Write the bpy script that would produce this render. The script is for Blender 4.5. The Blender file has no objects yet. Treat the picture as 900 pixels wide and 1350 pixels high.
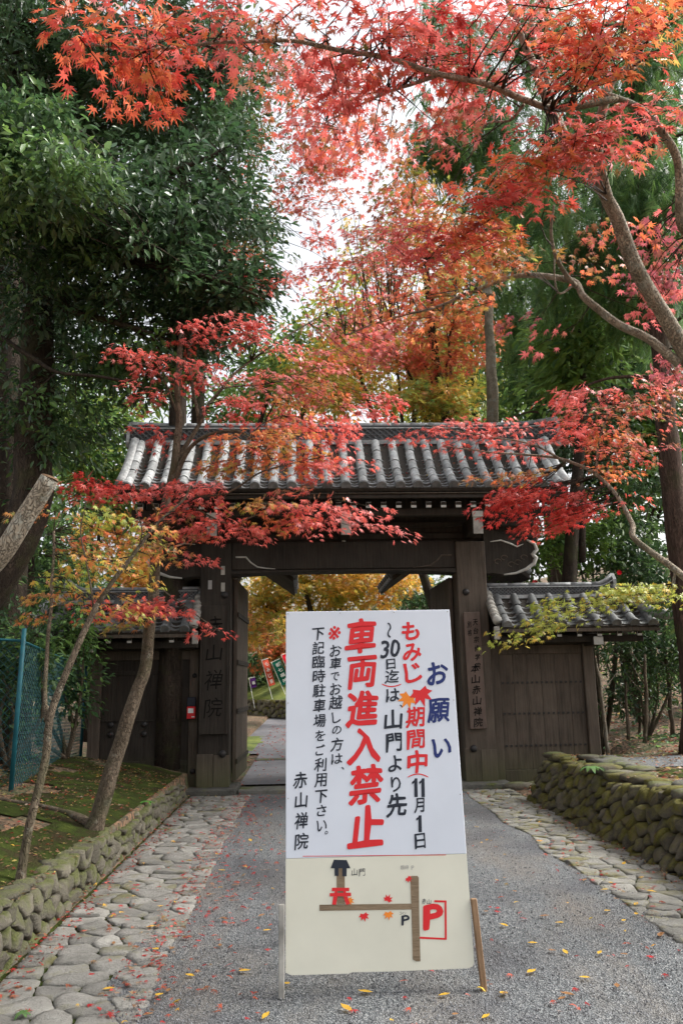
import bpy, math, random
import numpy as np
from mathutils import Vector, Matrix, noise
R = random.Random(7)
NR = np.random.default_rng(11)
C = bpy.context.scene.collection
sc = bpy.context.scene

# ------------------------------------------------------------------ camera
H = 1.46; F = 1060.0
TH, RO, YA = math.radians(12), math.radians(1.0), math.radians(2.7)
Rz = Matrix.Rotation(-YA, 3, 'Z')
fw = Rz @ Vector((0, math.cos(TH), math.sin(TH)))
_r0 = Rz @ Vector((1, 0, 0)); _u0 = Rz @ Vector((0, -math.sin(TH), math.cos(TH)))
rt = _r0*math.cos(RO) - _u0*math.sin(RO); up = _r0*math.sin(RO) + _u0*math.cos(RO)
cd = bpy.data.cameras.new('camera'); cam = bpy.data.objects.new('camera', cd); C.objects.link(cam)
M = Matrix((rt, up, -fw)).transposed().to_4x4(); M.translation = (0, 0, H); cam.matrix_world = M
cd.sensor_fit = 'VERTICAL'; cd.sensor_height = 36; cd.lens = 36*F/1350; cd.clip_end = 2000; cd.clip_start = .05
sc.camera = cam

# ------------------------------------------------------------------ light
SUN_EL, SUN_AZ = math.radians(48), math.radians(80)      # azimuth from +Y towards +X
w = bpy.data.worlds.new('World'); sc.world = w; w.use_nodes = True
nt = w.node_tree; nt.nodes.clear()
sky = nt.nodes.new('ShaderNodeTexSky'); sky.sky_type = 'NISHITA'; sky.sun_disc = False
sky.sun_elevation = SUN_EL; sky.sun_rotation = SUN_AZ
sky.air_density = 1.0; sky.dust_density = 6.0; sky.ozone_density = 1.0
hs = nt.nodes.new('ShaderNodeHueSaturation'); hs.inputs['Saturation'].default_value = .22
bg = nt.nodes.new('ShaderNodeBackground'); bg.inputs[1].default_value = .15
ow = nt.nodes.new('ShaderNodeOutputWorld')
nt.links.new(sky.outputs[0], hs.inputs['Color']); nt.links.new(hs.outputs[0], bg.inputs[0]); nt.links.new(bg.outputs[0], ow.inputs[0])
sl = bpy.data.lights.new('sun', 'SUN'); sl.energy = 1.5; sl.angle = math.radians(16); sl.color = (1, .96, .9)
so = bpy.data.objects.new('sun', sl); C.objects.link(so)
sd = Vector((math.sin(SUN_AZ)*math.cos(SUN_EL), math.cos(SUN_AZ)*math.cos(SUN_EL), math.sin(SUN_EL)))
so.rotation_euler = sd.to_track_quat('Z', 'Y').to_euler(); so.location = sd*50
sc.view_settings.view_transform = 'Standard'; sc.view_settings.look = 'None'
sc.view_settings.exposure = 1.22; sc.view_settings.gamma = 1.0
sc.cycles.max_bounces = 8; sc.cycles.diffuse_bounces = 4; sc.cycles.transmission_bounces = 4
sc.cycles.use_denoising = True

# ------------------------------------------------------------------ helpers
def ray(x, y): return fw + rt*((x-450)/F) + up*((675-y)/F)
def P(x, y, Y):
    d = ray(x, y); t = Y/d.y; return Vector((d.x*t, Y, H+d.z*t))
def G(x, y, z=0.):
    d = ray(x, y); t = (z-H)/d.z; return Vector((d.x*t, d.y*t, z))
def proj(X):
    v = X - np.array((0, 0, H)); z = v @ np.array(fw)
    return 450+F*(v @ np.array(rt))/z, 675-F*(v @ np.array(up))/z, z
def smooth(t): t = min(1, max(0, t)); return t*t*(3-2*t)

class MB:
    def __init__(s): s.v = []; s.f = []; s.m = []
    def add(s, vs, fs, m=0):
        n = len(s.v); s.v.extend([tuple(a) for a in vs]); s.f.extend([tuple(i+n for i in f) for f in fs]); s.m.extend([m]*len(fs)); return s
    def box(s, a, b, m=0, M=None):
        x0, y0, z0 = a; x1, y1, z1 = b
        vs = [(x0,y0,z0),(x1,y0,z0),(x1,y1,z0),(x0,y1,z0),(x0,y0,z1),(x1,y0,z1),(x1,y1,z1),(x0,y1,z1)]
        if M: vs = [M @ Vector(v) for v in vs]
        return s.add(vs, [(0,3,2,1),(4,5,6,7),(0,1,5,4),(1,2,6,5),(2,3,7,6),(3,0,4,7)], m)
    def tube(s, pts, rad, n=6, m=0, cap=True):
        pts = [Vector(p) for p in pts]; vs = []; fs = []
        k = len(pts)
        a0 = None
        for i, p in enumerate(pts):
            t = (pts[min(i+1, k-1)] - pts[max(i-1, 0)])
            if t.length < 1e-6: t = Vector((0, 0, 1))
            t.normalize()
            if a0 is None:
                a = t.cross(Vector((0, 0, 1)))
                if a.length < .2: a = t.cross(Vector((1, 0, 0)))
            else:
                a = a0-t*a0.dot(t)
                if a.length < .05: a = t.cross(Vector((.3, .5, .8)))
            a.normalize(); b = t.cross(a); a0 = a
            r = rad[i] if hasattr(rad, '__len__') else rad
            for j in range(n):
                q = 2*math.pi*j/n; vs.append(p + (a*math.cos(q) + b*math.sin(q))*r)
        for i in range(k-1):
            for j in range(n):
                fs.append((i*n+j, i*n+(j+1) % n, (i+1)*n+(j+1) % n, (i+1)*n+j))
        if cap: fs.append(tuple(range(n))[::-1]); fs.append(tuple((k-1)*n+j for j in range(n)))
        return s.add(vs, fs, m)
    def prism(s, poly, y0, y1, m=0, fn=None):
        n = len(poly)
        vs = [(x, y0, z) for x, z in poly] + [(x, y1, z) for x, z in poly]
        if fn: vs = [fn(v) for v in vs]
        fs = [tuple(range(n)), tuple(range(2*n-1, n-1, -1))] + [(i, i+n, (i+1) % n+n, (i+1) % n) for i in range(n)]
        return s.add(vs, fs, m)
    def mesh(s, name, mats, sm=False):
        me = bpy.data.meshes.new(name); me.from_pydata(s.v, [], s.f)
        for m in (mats if isinstance(mats, (list, tuple)) else [mats]): me.materials.append(m)
        me.polygons.foreach_set('material_index', s.m)
        if sm: me.polygons.foreach_set('use_smooth', [True]*len(me.polygons))
        me.update(); return me
    def build(s, name, mats, parent=None, sm=False, bev=0, **kw):
        o = link(name, s.mesh(name, mats, sm), parent, **kw)
        if bev:
            b = o.modifiers.new('bevel', 'BEVEL'); b.width = bev; b.segments = 1; b.limit_method = 'ANGLE'
        return o

def tag(o, label=None, cat=None, group=None, kind=None):
    if label: o['label'] = label
    if cat: o['category'] = cat
    if group: o['group'] = group
    if kind: o['kind'] = kind
    return o
def link(name, me, parent=None, label=None, cat=None, group=None, kind=None, M=None):
    o = bpy.data.objects.new(name, me); C.objects.link(o)
    if parent: o.parent = parent
    if M is not None: o.matrix_basis = M
    return tag(o, label, cat, group, kind)
def empty(name, loc=(0, 0, 0), **kw):
    o = bpy.data.objects.new(name, None); C.objects.link(o); o.location = loc; o.empty_display_size = .1
    return tag(o, **kw)
def locm(x, y, z): return Matrix.Translation((x, y, z))

# ------------------------------------------------------------------ materials
def mat(name): 
    m = bpy.data.materials.new(name); m.use_nodes = True; n = m.node_tree
    return m, n, n.nodes['Principled BSDF'], n.nodes['Material Output']
def N(n, t, **kw):
    o = n.nodes.new('ShaderNode'+t)
    for k, v in kw.items():
        if k.startswith('i_'): o.inputs[int(k[2:]) if k[2:].isdigit() else k[2:]].default_value = v
        else: setattr(o, k, v)
    return o
def coord(n, scale=(1, 1, 1), kind='Object', ra=False):
    tc = N(n, 'TexCoord'); mp = N(n, 'Mapping'); mp.inputs['Scale'].default_value = scale
    n.links.new(tc.outputs[kind], mp.inputs[0])
    if ra:
        oi = N(n, 'ObjectInfo'); sc_ = N(n, 'VectorMath', operation='SCALE'); sc_.inputs[3].default_value = 37.
        cb = N(n, 'CombineXYZ')
        for i in range(3): n.links.new(oi.outputs['Random'], cb.inputs[i])
        n.links.new(cb.outputs[0], sc_.inputs[0]); n.links.new(sc_.outputs[0], mp.inputs['Location'])
    return mp.outputs[0]
def noise_n(n, co, s, d=6, r=.6):
    t = N(n, 'TexNoise'); t.inputs['Scale'].default_value = s; t.inputs['Detail'].default_value = d; t.inputs['Roughness'].default_value = r
    n.links.new(co, t.inputs['Vector']); return t.outputs['Fac']
def ramp(n, fac, stops):
    r = N(n, 'ValToRGB'); e = r.color_ramp.elements
    while len(e) < len(stops): e.new(.5)
    for el, (p, c) in zip(e, stops): el.position = p; el.color = (*c, 1)
    n.links.new(fac, r.inputs[0]); return r.outputs[0]
def mix(n, f, a, b, mode='MIX'):
    m = N(n, 'Mix', data_type='RGBA', blend_type=mode)
    for s, v in ((m.inputs[0], f), (m.inputs[6], a), (m.inputs[7], b)):
        if hasattr(v, 'is_output'): n.links.new(v, s)
        elif isinstance(v, (int, float)): s.default_value = v
        else: s.default_value = (*v, 1)
    return m.outputs[2]
def bump(n, h, b, s=.5, d=.01):
    o = N(n, 'Bump'); o.inputs['Strength'].default_value = s; o.inputs['Distance'].default_value = d
    n.links.new(h, o.inputs['Height']); n.links.new(o.outputs[0], b.inputs['Normal'])
def plain(name, col, rough=.6, spec=.3, var=.12, s=8, ov=0.):
    m, n, b, _ = mat(name); co = coord(n, kind='Object', ra=True); f = noise_n(n, co, s)
    c = ramp(n, f, [(.3, tuple(v*(1-var) for v in col)), (.7, tuple(min(1, v*(1+var)) for v in col))])
    if ov:
        oi = N(n, 'ObjectInfo'); v = N(n, 'MapRange'); v.inputs[3].default_value = 1-ov; v.inputs[4].default_value = 1+ov; n.links.new(oi.outputs['Random'], v.inputs[0])
        hs = N(n, 'HueSaturation'); n.links.new(v.outputs[0], hs.inputs['Value']); n.links.new(c, hs.inputs['Color']); c = hs.outputs[0]
        wc = coord(n, kind='Object', ra=True); g = noise_n(n, wc, 30, 5, .7); c = mix(n, ramp(n, g, [(.56, (0, 0, 0)), (.64, (.55,)*3)]), c, (.2, .19, .15) if col[0] > .2 else (.13, .13, .1)); bump(n, g, b, .5, .004)
    n.links.new(c, b.inputs[0]); b.inputs['Roughness'].default_value = rough; b.inputs['Specular IOR Level'].default_value = spec
    return m
def wood(name, c0, c1, grain=(14, 14, .8), moss=0., rough=.75):
    m, n, b, _ = mat(name); co = coord(n, grain, 'Object', True)
    f = noise_n(n, co, 2.2, 9, .68); c = ramp(n, f, [(.28, c0), (.5, tuple((a+d)/2 for a, d in zip(c0, c1))), (.74, c1)])
    co2 = coord(n, (1, 1, .6), 'Object', True); g = noise_n(n, co2, 2.5, 5)
    c = mix(n, ramp(n, g, [(.35, (0, 0, 0)), (.75, (.6,)*3)]), c, tuple(v*1.5+.006 for v in c1))
    if moss:
        ge = N(n, 'NewGeometry'); sx = N(n, 'SeparateXYZ'); n.links.new(ge.outputs['Position'], sx.inputs[0])
        mr = N(n, 'MapRange'); mr.inputs[1].default_value = moss; mr.inputs[2].default_value = .1; n.links.new(sx.outputs[2], mr.inputs[0])
        mm = N(n, 'Math', operation='MULTIPLY'); n.links.new(mr.outputs[0], mm.inputs[0]); n.links.new(g, mm.inputs[1])
        c = mix(n, mm.outputs[0], c, (.075, .085, .03))
    n.links.new(c, b.inputs[0]); b.inputs['Roughness'].default_value = rough; b.inputs['Specular IOR Level'].default_value = .25
    bump(n, f, b, 1., .012); return m
def stone(name, c0, c1, moss=(.05, .065, .015), mf=.5, up_bias=.3, s=6.):
    m, n, b, _ = mat(name); co = coord(n, (1, 1, 1), 'Object', True)
    f = noise_n(n, co, s, 10, .7); c = ramp(n, f, [(.3, c0), (.7, c1)])
    oi = N(n, 'ObjectInfo'); v = N(n, 'MapRange'); v.inputs[3].default_value = .72; v.inputs[4].default_value = 1.28; n.links.new(oi.outputs['Random'], v.inputs[0])
    hs = N(n, 'HueSaturation'); n.links.new(v.outputs[0], hs.inputs['Value']); n.links.new(c, hs.inputs['Color']); c = hs.outputs[0]
    f2 = noise_n(n, co, s*.5, 6, .65); fine = noise_n(n, co, s*8, 6, .75)
    c = mix(n, ramp(n, fine, [(.62, (0, 0, 0)), (.7, (.5,)*3)]), c, tuple(min(1, a*1.7) for a in c1))
    ge = N(n, 'NewGeometry'); sx = N(n, 'SeparateXYZ'); n.links.new(ge.outputs['Normal'], sx.inputs[0])
    ad = N(n, 'Math', operation='MULTIPLY_ADD'); n.links.new(sx.outputs[2], ad.inputs[0]); ad.inputs[1].default_value = up_bias*.3; n.links.new(f2, ad.inputs[2])
    r_ = ramp(n, ad.outputs[0], [(.62-mf*.3, (0, 0, 0)), (.74-mf*.2, (1, 1, 1))])
    mo = ramp(n, fine, [(.3, moss), (.7, tuple(a*2.1 for a in moss))])
    c = mix(n, r_, c, mo)
    n.links.new(c, b.inputs[0]); b.inputs['Roughness'].default_value = .88; b.inputs['Specular IOR Level'].default_value = .25
    ad2 = N(n, 'Math', operation='ADD'); n.links.new(f, ad2.inputs[0]); n.links.new(fine, ad2.inputs[1])
    bump(n, ad2.outputs[0], b, 1., .022); return m
def leafmat(name, trans=.4, rough=.5, spec=.4, var=.25):
    m, n, b, out = mat(name); a = N(n, 'Attribute', attribute_name='col')
    n.links.new(a.outputs['Color'], b.inputs[0]); b.inputs['Roughness'].default_value = rough; b.inputs['Specular IOR Level'].default_value = spec
    tr = N(n, 'BsdfTranslucent'); 
    hs = N(n, 'HueSaturation'); hs.inputs['Saturation'].default_value = .97; hs.inputs['Value'].default_value = 1.2
    n.links.new(a.outputs['Color'], hs.inputs['Color']); n.links.new(hs.outputs[0], tr.inputs[0])
    mx = N(n, 'MixShader'); mx.inputs[0].default_value = trans
    n.links.new(b.outputs[0], mx.inputs[1]); n.links.new(tr.outputs[0], mx.inputs[2]); n.links.new(mx.outputs[0], out.inputs[0]); return m
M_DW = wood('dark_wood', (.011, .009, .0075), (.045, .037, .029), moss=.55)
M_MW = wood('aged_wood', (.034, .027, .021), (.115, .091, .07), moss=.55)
M_BW = wood('board_wood', (.075, .053, .042), (.15, .11, .09))
M_LW = wood('light_wood', (.13, .075, .04), (.3, .19, .11))
M_WE = plain('white_wood', (.5, .49, .45), .8, .2, .2)
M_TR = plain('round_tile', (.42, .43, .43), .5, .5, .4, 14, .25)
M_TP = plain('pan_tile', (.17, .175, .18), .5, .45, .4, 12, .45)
M_TD = plain('wing_tile', (.15, .155, .155), .5, .5, .4, 12, .35)
M_RD = plain('ridge_tile', (.055, .058, .062), .55, .4, .4, 12)
M_LAT = plain('lattice_tile', (.13, .135, .14), .55, .4, .3, 12)
M_RC = plain('ridge_cap', (.3, .31, .31), .6, .4, .4, 12, .2)
M_IR = plain('iron', (.02, .018, .017), .55, .5)
M_INK = plain('ink', (.012, .011, .01), .8, .1)
M_RED = plain('red_paint', (.68, .025, .03), .5, .3, .05)
M_NVY = plain('navy_paint', (.018, .032, .15), .5, .3, .08)
M_BLK = plain('black_paint', (.02, .025, .038), .5, .3, .1)
M_GRY = plain('faded_ink', (.35, .34, .33), .6, .2, .1)
M_ORG = plain('orange_paint', (.85, .25, .03), .5, .3, .08)
M_BRN = wood('brown_tape', (.12, .085, .05), (.22, .16, .1), (2, 2, 14), rough=.5)
M_WHT = plain('white_panel', (.66, .7, .77), .42, .4, .05, 2)
M_CRM = plain('cream_panel', (.69, .675, .56), .45, .35, .07, 2.2)
M_PWH = plain('white_print', (.8, .8, .78), .6, .2, .05)
M_LEG = plain('pale_paint', (.34, .325, .29), .7, .3, .4)
M_TEAL = plain('teal_paint', (.012, .1, .125), .5, .3, .3)
M_TNET = plain('teal_wire', (.012, .075, .085), .6, .3, .3)
M_BAN = [plain('red_cloth', (.6, .1, .06), .8, .1), plain('green_cloth', (.01, .13, .09), .8, .1), plain('purple_cloth', (.08, .02, .14), .8, .1), plain('crimson_cloth', (.7, .01, .03), .8, .1)]
def bark(name, c0, c1, sc_, lich=(.3, .31, .26), lf=.62):
    m, n, b, _ = mat(name); co = coord(n, sc_, 'Object', True); f = noise_n(n, co, 3, 10, .7)
    v = N(n, 'TexVoronoi', feature='DISTANCE_TO_EDGE'); v.inputs['Scale'].default_value = 9
    ds = N(n, 'VectorMath', operation='ADD'); n.links.new(co, ds.inputs[0]); nz = N(n, 'TexNoise'); nz.inputs['Scale'].default_value = 4; n.links.new(co, nz.inputs['Vector']); n.links.new(nz.outputs['Color'], ds.inputs[1]); n.links.new(ds.outputs[0], v.inputs['Vector'])
    c = ramp(n, f, [(.3, c0), (.72, c1)]); c = mix(n, ramp(n, v.outputs['Distance'], [(0, (.75,)*3), (.07, (0, 0, 0))]), c, tuple(a*.45 for a in c0))
    co2 = coord(n, (1, 1, 1), 'Object', True); g = noise_n(n, co2, 9, 6, .7); c = mix(n, ramp(n, g, [(lf-.04, (0, 0, 0)), (lf+.04, (.7,)*3)]), c, lich)
    g2 = noise_n(n, co2, 3.1, 4, .6); c = mix(n, ramp(n, g2, [(.52, (0, 0, 0)), (.64, (.5,)*3)]), c, (.07, .075, .03))
    n.links.new(c, b.inputs[0]); b.inputs['Roughness'].default_value = .9; b.inputs['Specular IOR Level'].default_value = .2
    mm = N(n, 'Math', operation='MULTIPLY_ADD'); n.links.new(f, mm.inputs[0]); mm.inputs[1].default_value = 1.; n.links.new(ramp(n, v.outputs['Distance'], [(0, (0, 0, 0)), (.12, (.6,)*3)]), mm.inputs[2]); bump(n, mm.outputs[0], b, 1., .02); return m
M_BARK = bark('maple_bark', (.085, .064, .044), (.24, .19, .135), (4, 4, 1.6), (.24, .23, .18))
M_PBARK = bark('pale_bark', (.25, .205, .15), (.52, .45, .35), (4, 4, 1.6), (.42, .42, .36), .58)
M_DBARK = bark('dark_bark', (.03, .023, .018), (.095, .072, .053), (4, 4, .9), (.13, .13, .1), .66)
M_CBARK = bark('cedar_bark', (.05, .032, .024), (.19, .125, .095), (7, 7, .45), (.2, .18, .14), .66)
M_ST = stone('grey_stone', (.1, .097, .085), (.22, .215, .19), (.075, .085, .028), .3, .1)
M_STW = stone('wall_stone', (.095, .086, .066), (.25, .23, .18), (.075, .082, .03), .4, .5)
M_STM = stone('mossy_stone', (.075, .068, .05), (.21, .185, .14), (.085, .078, .018), .5, .4)
M_FLAG = stone('flagstone', (.19, .185, .165), (.35, .34, .31), (.11, .105, .05), .28, .0, 7)
M_FLAGR = stone('flagstone_right', (.19, .185, .165), (.35, .345, .31), (.12, .11, .04), .42, .0, 7)
M_LEAF = leafmat('maple_leaf', .4, .42, .55)
M_EVG = leafmat('glossy_leaf', .3, .32, .55)
M_FOL = leafmat('foliage', .3, .6, .25)
M_CED = leafmat('conifer_needle', .42, .5, .35)
def ground_mats():
    m, n, b, _ = mat('gravel'); co = coord(n, kind='Object')
    v = N(n, 'TexVoronoi'); v.inputs['Scale'].default_value = 120; n.links.new(co, v.inputs['Vector'])
    sep = N(n, 'SeparateColor'); n.links.new(v.outputs['Color'], sep.inputs[0])
    c = ramp(n, sep.outputs[0], [(.0, (.05, .056, .06)), (.4, (.1, .11, .115)), (.75, (.155, .165, .168)), (1, (.28, .285, .28))])
    f = noise_n(n, coord(n, (1.6, .45, 1), 'Object'), 1.3, 7, .62)
    c = mix(n, ramp(n, f, [(.46, (0, 0, 0)), (.66, (.8,)*3)]), c, mix(n, noise_n(n, co, 60, 3), (.12, .105, .088), (.21, .19, .165)))
    f3 = noise_n(n, co, .8, 5, .6); c = mix(n, ramp(n, f3, [(.36, (.7,)*3), (.5, (0, 0, 0))]), c, (.06, .062, .07))
    n.links.new(c, b.inputs[0]); b.inputs['Roughness'].default_value = .9
    bump(n, v.outputs['Distance'], b, .9, .012)
    m2, n, b, _ = mat('soil'); co = coord(n, kind='Object')
    v = N(n, 'TexVoronoi'); v.inputs['Scale'].default_value = 24; n.links.new(co, v.inputs['Vector'])
    sep = N(n, 'SeparateColor'); n.links.new(v.outputs['Color'], sep.inputs[0])
    c = ramp(n, sep.outputs[0], [(0, (.05, .035, .022)), (.4, (.1, .07, .04)), (.75, (.19, .12, .07)), (1, (.26, .13, .07))])
    c = mix(n, ramp(n, noise_n(n, co, 1.3), [(.5, (0, 0, 0)), (.62, (.8,)*3)]), c, (.05, .075, .02))
    n.links.new(c, b.inputs[0]); b.inputs['Roughness'].default_value = .95; bump(n, v.outputs['Distance'], b, .8, .03)
    m3, n, b, _ = mat('moss'); co = coord(n, kind='Object')
    f = noise_n(n, co, 5, 8, .65); g = noise_n(n, co, 60, 4, .7)
    c = ramp(n, f, [(.34, (.06, .042, .024)), (.44, (.045, .045, .016)), (.52, (.045, .065, .013)), (.66, (.085, .11, .022)), (.8, (.14, .165, .032))])
    c = mix(n, .6, c, ramp(n, g, [(.3, (.3,)*3), (.7, (1.3,)*3)]), 'MULTIPLY')
    n.links.new(c, b.inputs[0]); b.inputs['Roughness'].default_value = 1.; b.inputs['Specular IOR Level'].default_value = .1
    ad = N(n, 'Math', operation='ADD'); n.links.new(f, ad.inputs[0]); n.links.new(g, ad.inputs[1]); bump(n, ad.outputs[0], b, 1., .03)
    m4, n, b, _ = mat('bright_moss'); co = coord(n, kind='Object')
    f = noise_n(n, co, 1.2, 8, .65)
    c = ramp(n, f, [(.35, (.06, .09, .02)), (.5, (.14, .18, .03)), (.7, (.24, .26, .05))])
    n.links.new(c, b.inputs[0]); b.inputs['Roughness'].default_value = 1.; bump(n, f, b, 1, .1)
    m5, n, b, _ = mat('asphalt'); co = coord(n, kind='Object')
    f = noise_n(n, co, 1.5, 8, .7); g = noise_n(n, co, 9, 4, .7)
    c = ramp(n, f, [(.3, (.11, .11, .12)), (.7, (.2, .195, .205))])
    c = mix(n, ramp(n, g, [(.6, (0, 0, 0)), (.66, (.7,)*3)]), c, (.32, .17, .12))
    n.links.new(c, b.inputs[0]); b.inputs['Roughness'].default_value = .9; bump(n, g, b, .5, .02)
    return m, m2, m3, m4, m5
M_GRAV, M_SOIL, M_MOSS, M_BMOSS, M_ASPH = ground_mats()

# ------------------------------------------------------------------ terrain
WL, WR = -1.62, 2.76          # faces of the two retaining walls
def bankline(x, y): return (x+2.74)*.866+(y-38.57)*.5
def hgt(x, y):
    z = 0.
    if x < WL:
        d = WL-x
        near = .27+.16*smooth(d/1.6)+.05*max(0, d-1.2)
        far = .1+.06*max(0, d-1.5)
        near += .10*smooth(d/.7)+.05*noise.noise(Vector((x*1.1, y*.8, 2)))*smooth(d/.5); z = near+(far-near)*smooth((y-11.4)/2.5)
        if x < -7: z += .16*(-7-x)
    elif x > WR+.3:
        d = x-WR
        near = .5+.02*d
        far = .5*smooth((x-4.2)/.8)
        z = near if y < 10.35 else (far if y > 10.5 else near+(far-near)*(y-10.35)/.15)
        if y > 13: z = .5*smooth((x-4.5)/1.5)
        if x > 6: z += .17*(x-6)+.06*max(0, min(y, 30)-10)*min(1, (x-6)/3)
    s = bankline(x, y)
    if s > .9 and y > 20: z = max(z, .75+.42*min(s-.9, 4)+.22*max(0, s-4.9))
    z = min(z, 14+.02*abs(x))
    a = abs(x-.5) > 4.5 or y > 40
    z += (noise.noise(Vector((x*.35, y*.35, 0)))*.12 if a else 0) + (noise.noise(Vector((x*1.7, y*1.7, 3)))*.025 if (x < WL-.1 or x > WR+.3) else 0)
    return z
def axis(lo, hi, marks, step):
    out = []; v = lo
    while v < hi: out.append(v); v += step(v)
    return sorted(set([round(q, 3) for q in out+[hi]+marks]))
xs = axis(-250, 250, [WL-.05, WL+.0, WR+.29, WR+.35, -.8, 2.09], lambda v: .22 if abs(v) < 6 else (.6 if abs(v) < 16 else (3 if abs(v) < 50 else 25)))
ys = axis(-40, 350, [10.35, 10.5, 11.5], lambda v: .25 if 2 < v < 16 else (.6 if 0 < v < 48 else (6 if v < 90 else 30)))
def sheet(name, X, Y, fn, m, dz=0., keep=None, **kw):
    nx = len(X); vs = [(x, y, fn(x, y)+dz) for y in Y for x in X]
    fs = [(j*nx+i, j*nx+i+1, (j+1)*nx+i+1, (j+1)*nx+i) for j in range(len(Y)-1) for i in range(nx-1) if keep is None or keep((X[i]+X[i+1])/2, (Y[j]+Y[j+1])/2)]
    return MB().add(vs, fs).build(name, m, sm=True, kind='structure', **kw)
def ground_h(x, y): return hgt(x, y)-(.03 if WL < x < WR+.1 else 0)
sheet('ground', xs, ys, ground_h, M_SOIL)
fine = lambda a, b, s: [a+(b-a)*i/int((b-a)/s) for i in range(int((b-a)/s)+1)]
def gz(x, y): return .007*noise.noise(Vector((x*2.5, y*2.5, 0)))-.006*math.exp(-((x-1.45)/.2)**2)-.006*math.exp(-((x+.1)/.2)**2)
sheet('gravel_road', fine(-1.0, 2.25, .08), fine(-3, 11.5, .1), gz, M_GRAV, .002)
sheet('paving_bed', fine(WL+.02, -.7, .08), fine(1.5, 11.5, .1), lambda x, y: -.004, M_MOSS)
sheet('paving_bed', fine(2.0, WR+.04, .08), fine(1.5, 11.5, .1), lambda x, y: -.004, M_MOSS)
sheet('moss_mound', fine(-4.2, WL-.07, .12), fine(4.2, 11.6, .14), hgt, M_MOSS, .012, keep=lambda x, y: x > -2.75-.1*(y-4)+.45*noise.noise(Vector((y*1.3, x*1.3, 0))) and (x > WL-.3 or noise.noise(Vector((x*1.6, y*1.6, 8))) > -.3))
sheet('moss_patch', fine(WR+.3, 3.9, .1), fine(7.4, 10.3, .1), hgt, M_MOSS, .01, keep=lambda x, y: noise.noise(Vector((x*2, y*2, 7))) > -.05)
sheet('gravel_path', fine(3.5, 7.5, .2), fine(8.3, 10.2, .2), hgt, M_GRAV, .016, keep=lambda x, y: abs(y-9.3+.1*(x-4)) < .55)
sheet('road', fine(-16, 3.2, .3), fine(12.6, 44, .3), lambda x, y: 0., M_ASPH, .004, keep=lambda x, y: bankline(x, y) < .3 and x > -1.15-max(0, y-18)*.3 and x < 3.1)
sheet('road_verge', fine(-2.2, -1.0, .1), fine(12.6, 24, .2), lambda x, y: 0, M_BMOSS, .008, keep=lambda x, y: x < -1.2+.15*noise.noise(Vector((y, 0, 0))))
_v = []; _U = fine(-9, 14, .4); _S = [0.02, .06, .5, 1., 1.5, 2, 2.6, 3.2, 4]
for u in _U:
    for s_ in _S:
        _v.append((-2.74+.5*u+.866*s_, 38.57-.866*u+.5*s_, (0 if s_ < .05 else .72+.46*s_+.18*noise.noise(Vector((u*.6, s_*.9, 0)))+.05*noise.noise(Vector((u*2, s_*3, 0))))))
MB().add(_v, [(i*9+j, (i+1)*9+j, (i+1)*9+j+1, i*9+j+1) for i in range(len(_U)-1) for j in range(8)]).build('moss_bank', M_BMOSS, sm=True, kind='structure')

# ------------------------------------------------------------------ stones
def voronoi(pts, rect, ay=1.):
    """cells of pts clipped to the rectangle (x0, y0, x1, y1)"""
    x0, y0, x1, y1 = rect; A = np.array(pts); out = []
    for i, (px, py) in enumerate(pts):
        poly = [(x0, y0), (x1, y0), (x1, y1), (x0, y1)]
        d = np.hypot(A[:, 0]-px, (A[:, 1]-py)); idx = np.argsort(d)[1:22]
        for j in idx:
            mx, my = (A[j][0]+px)/2, (A[j][1]+py)/2; nx, ny = A[j][0]-px, A[j][1]-py
            new = []
            for k in range(len(poly)):
                a, b = poly[k], poly[(k+1) % len(poly)]
                da = (a[0]-mx)*nx+(a[1]-my)*ny; db = (b[0]-mx)*nx+(b[1]-my)*ny
                if da <= 0: new.append(a)
                if da*db < 0: t = da/(da-db); new.append((a[0]+(b[0]-a[0])*t, a[1]+(b[1]-a[1])*t))
            poly = new
            if len(poly) < 3: break
        if len(poly) >= 3: out.append(poly)
    return out
def poisson(rect, sx, sy, tries=4000):
    x0, y0, x1, y1 = rect; pts = []
    for _ in range(tries):
        x, y = R.uniform(x0, x1), R.uniform(y0, y1); k = R.choice((.35, .6, .9, 1.25))*R.uniform(.8, 1.2)
        if all(((x-a)/sx)**2+((y-b)/sy)**2 > k for a, b in pts): pts.append((x, y))
    return pts
def round_poly(poly, gap, n=14, jit=.008):
    cx = sum(p[0] for p in poly)/len(poly); cy = sum(p[1] for p in poly)/len(poly)
    q = poly
    for _ in range(1):
        q = [p for a, b in zip(q, q[1:]+q[:1]) for p in ((a[0]*.93+b[0]*.07, a[1]*.93+b[1]*.07), (a[0]*.07+b[0]*.93, a[1]*.07+b[1]*.93))]
    L = [0]; 
    for a, b in zip(q, q[1:]+q[:1]): L.append(L[-1]+math.hypot(b[0]-a[0], b[1]-a[1]))
    if L[-1] < .12: return None
    out = []
    for i in range(n):
        t = L[-1]*i/n; k = max(j for j in range(len(q)) if L[j] <= t); a, b = q[k], q[(k+1) % len(q)]
        u = (t-L[k])/max(1e-9, L[k+1]-L[k]); x, y = a[0]+(b[0]-a[0])*u, a[1]+(b[1]-a[1])*u
        r = math.hypot(x-cx, y-cy); s = max(.3, (r-gap)/max(r, 1e-6)); out.append((cx+(x-cx)*s+R.uniform(-jit, jit), cy+(y-cy)*s+R.uniform(-jit, jit)))
    return cx, cy, out
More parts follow.
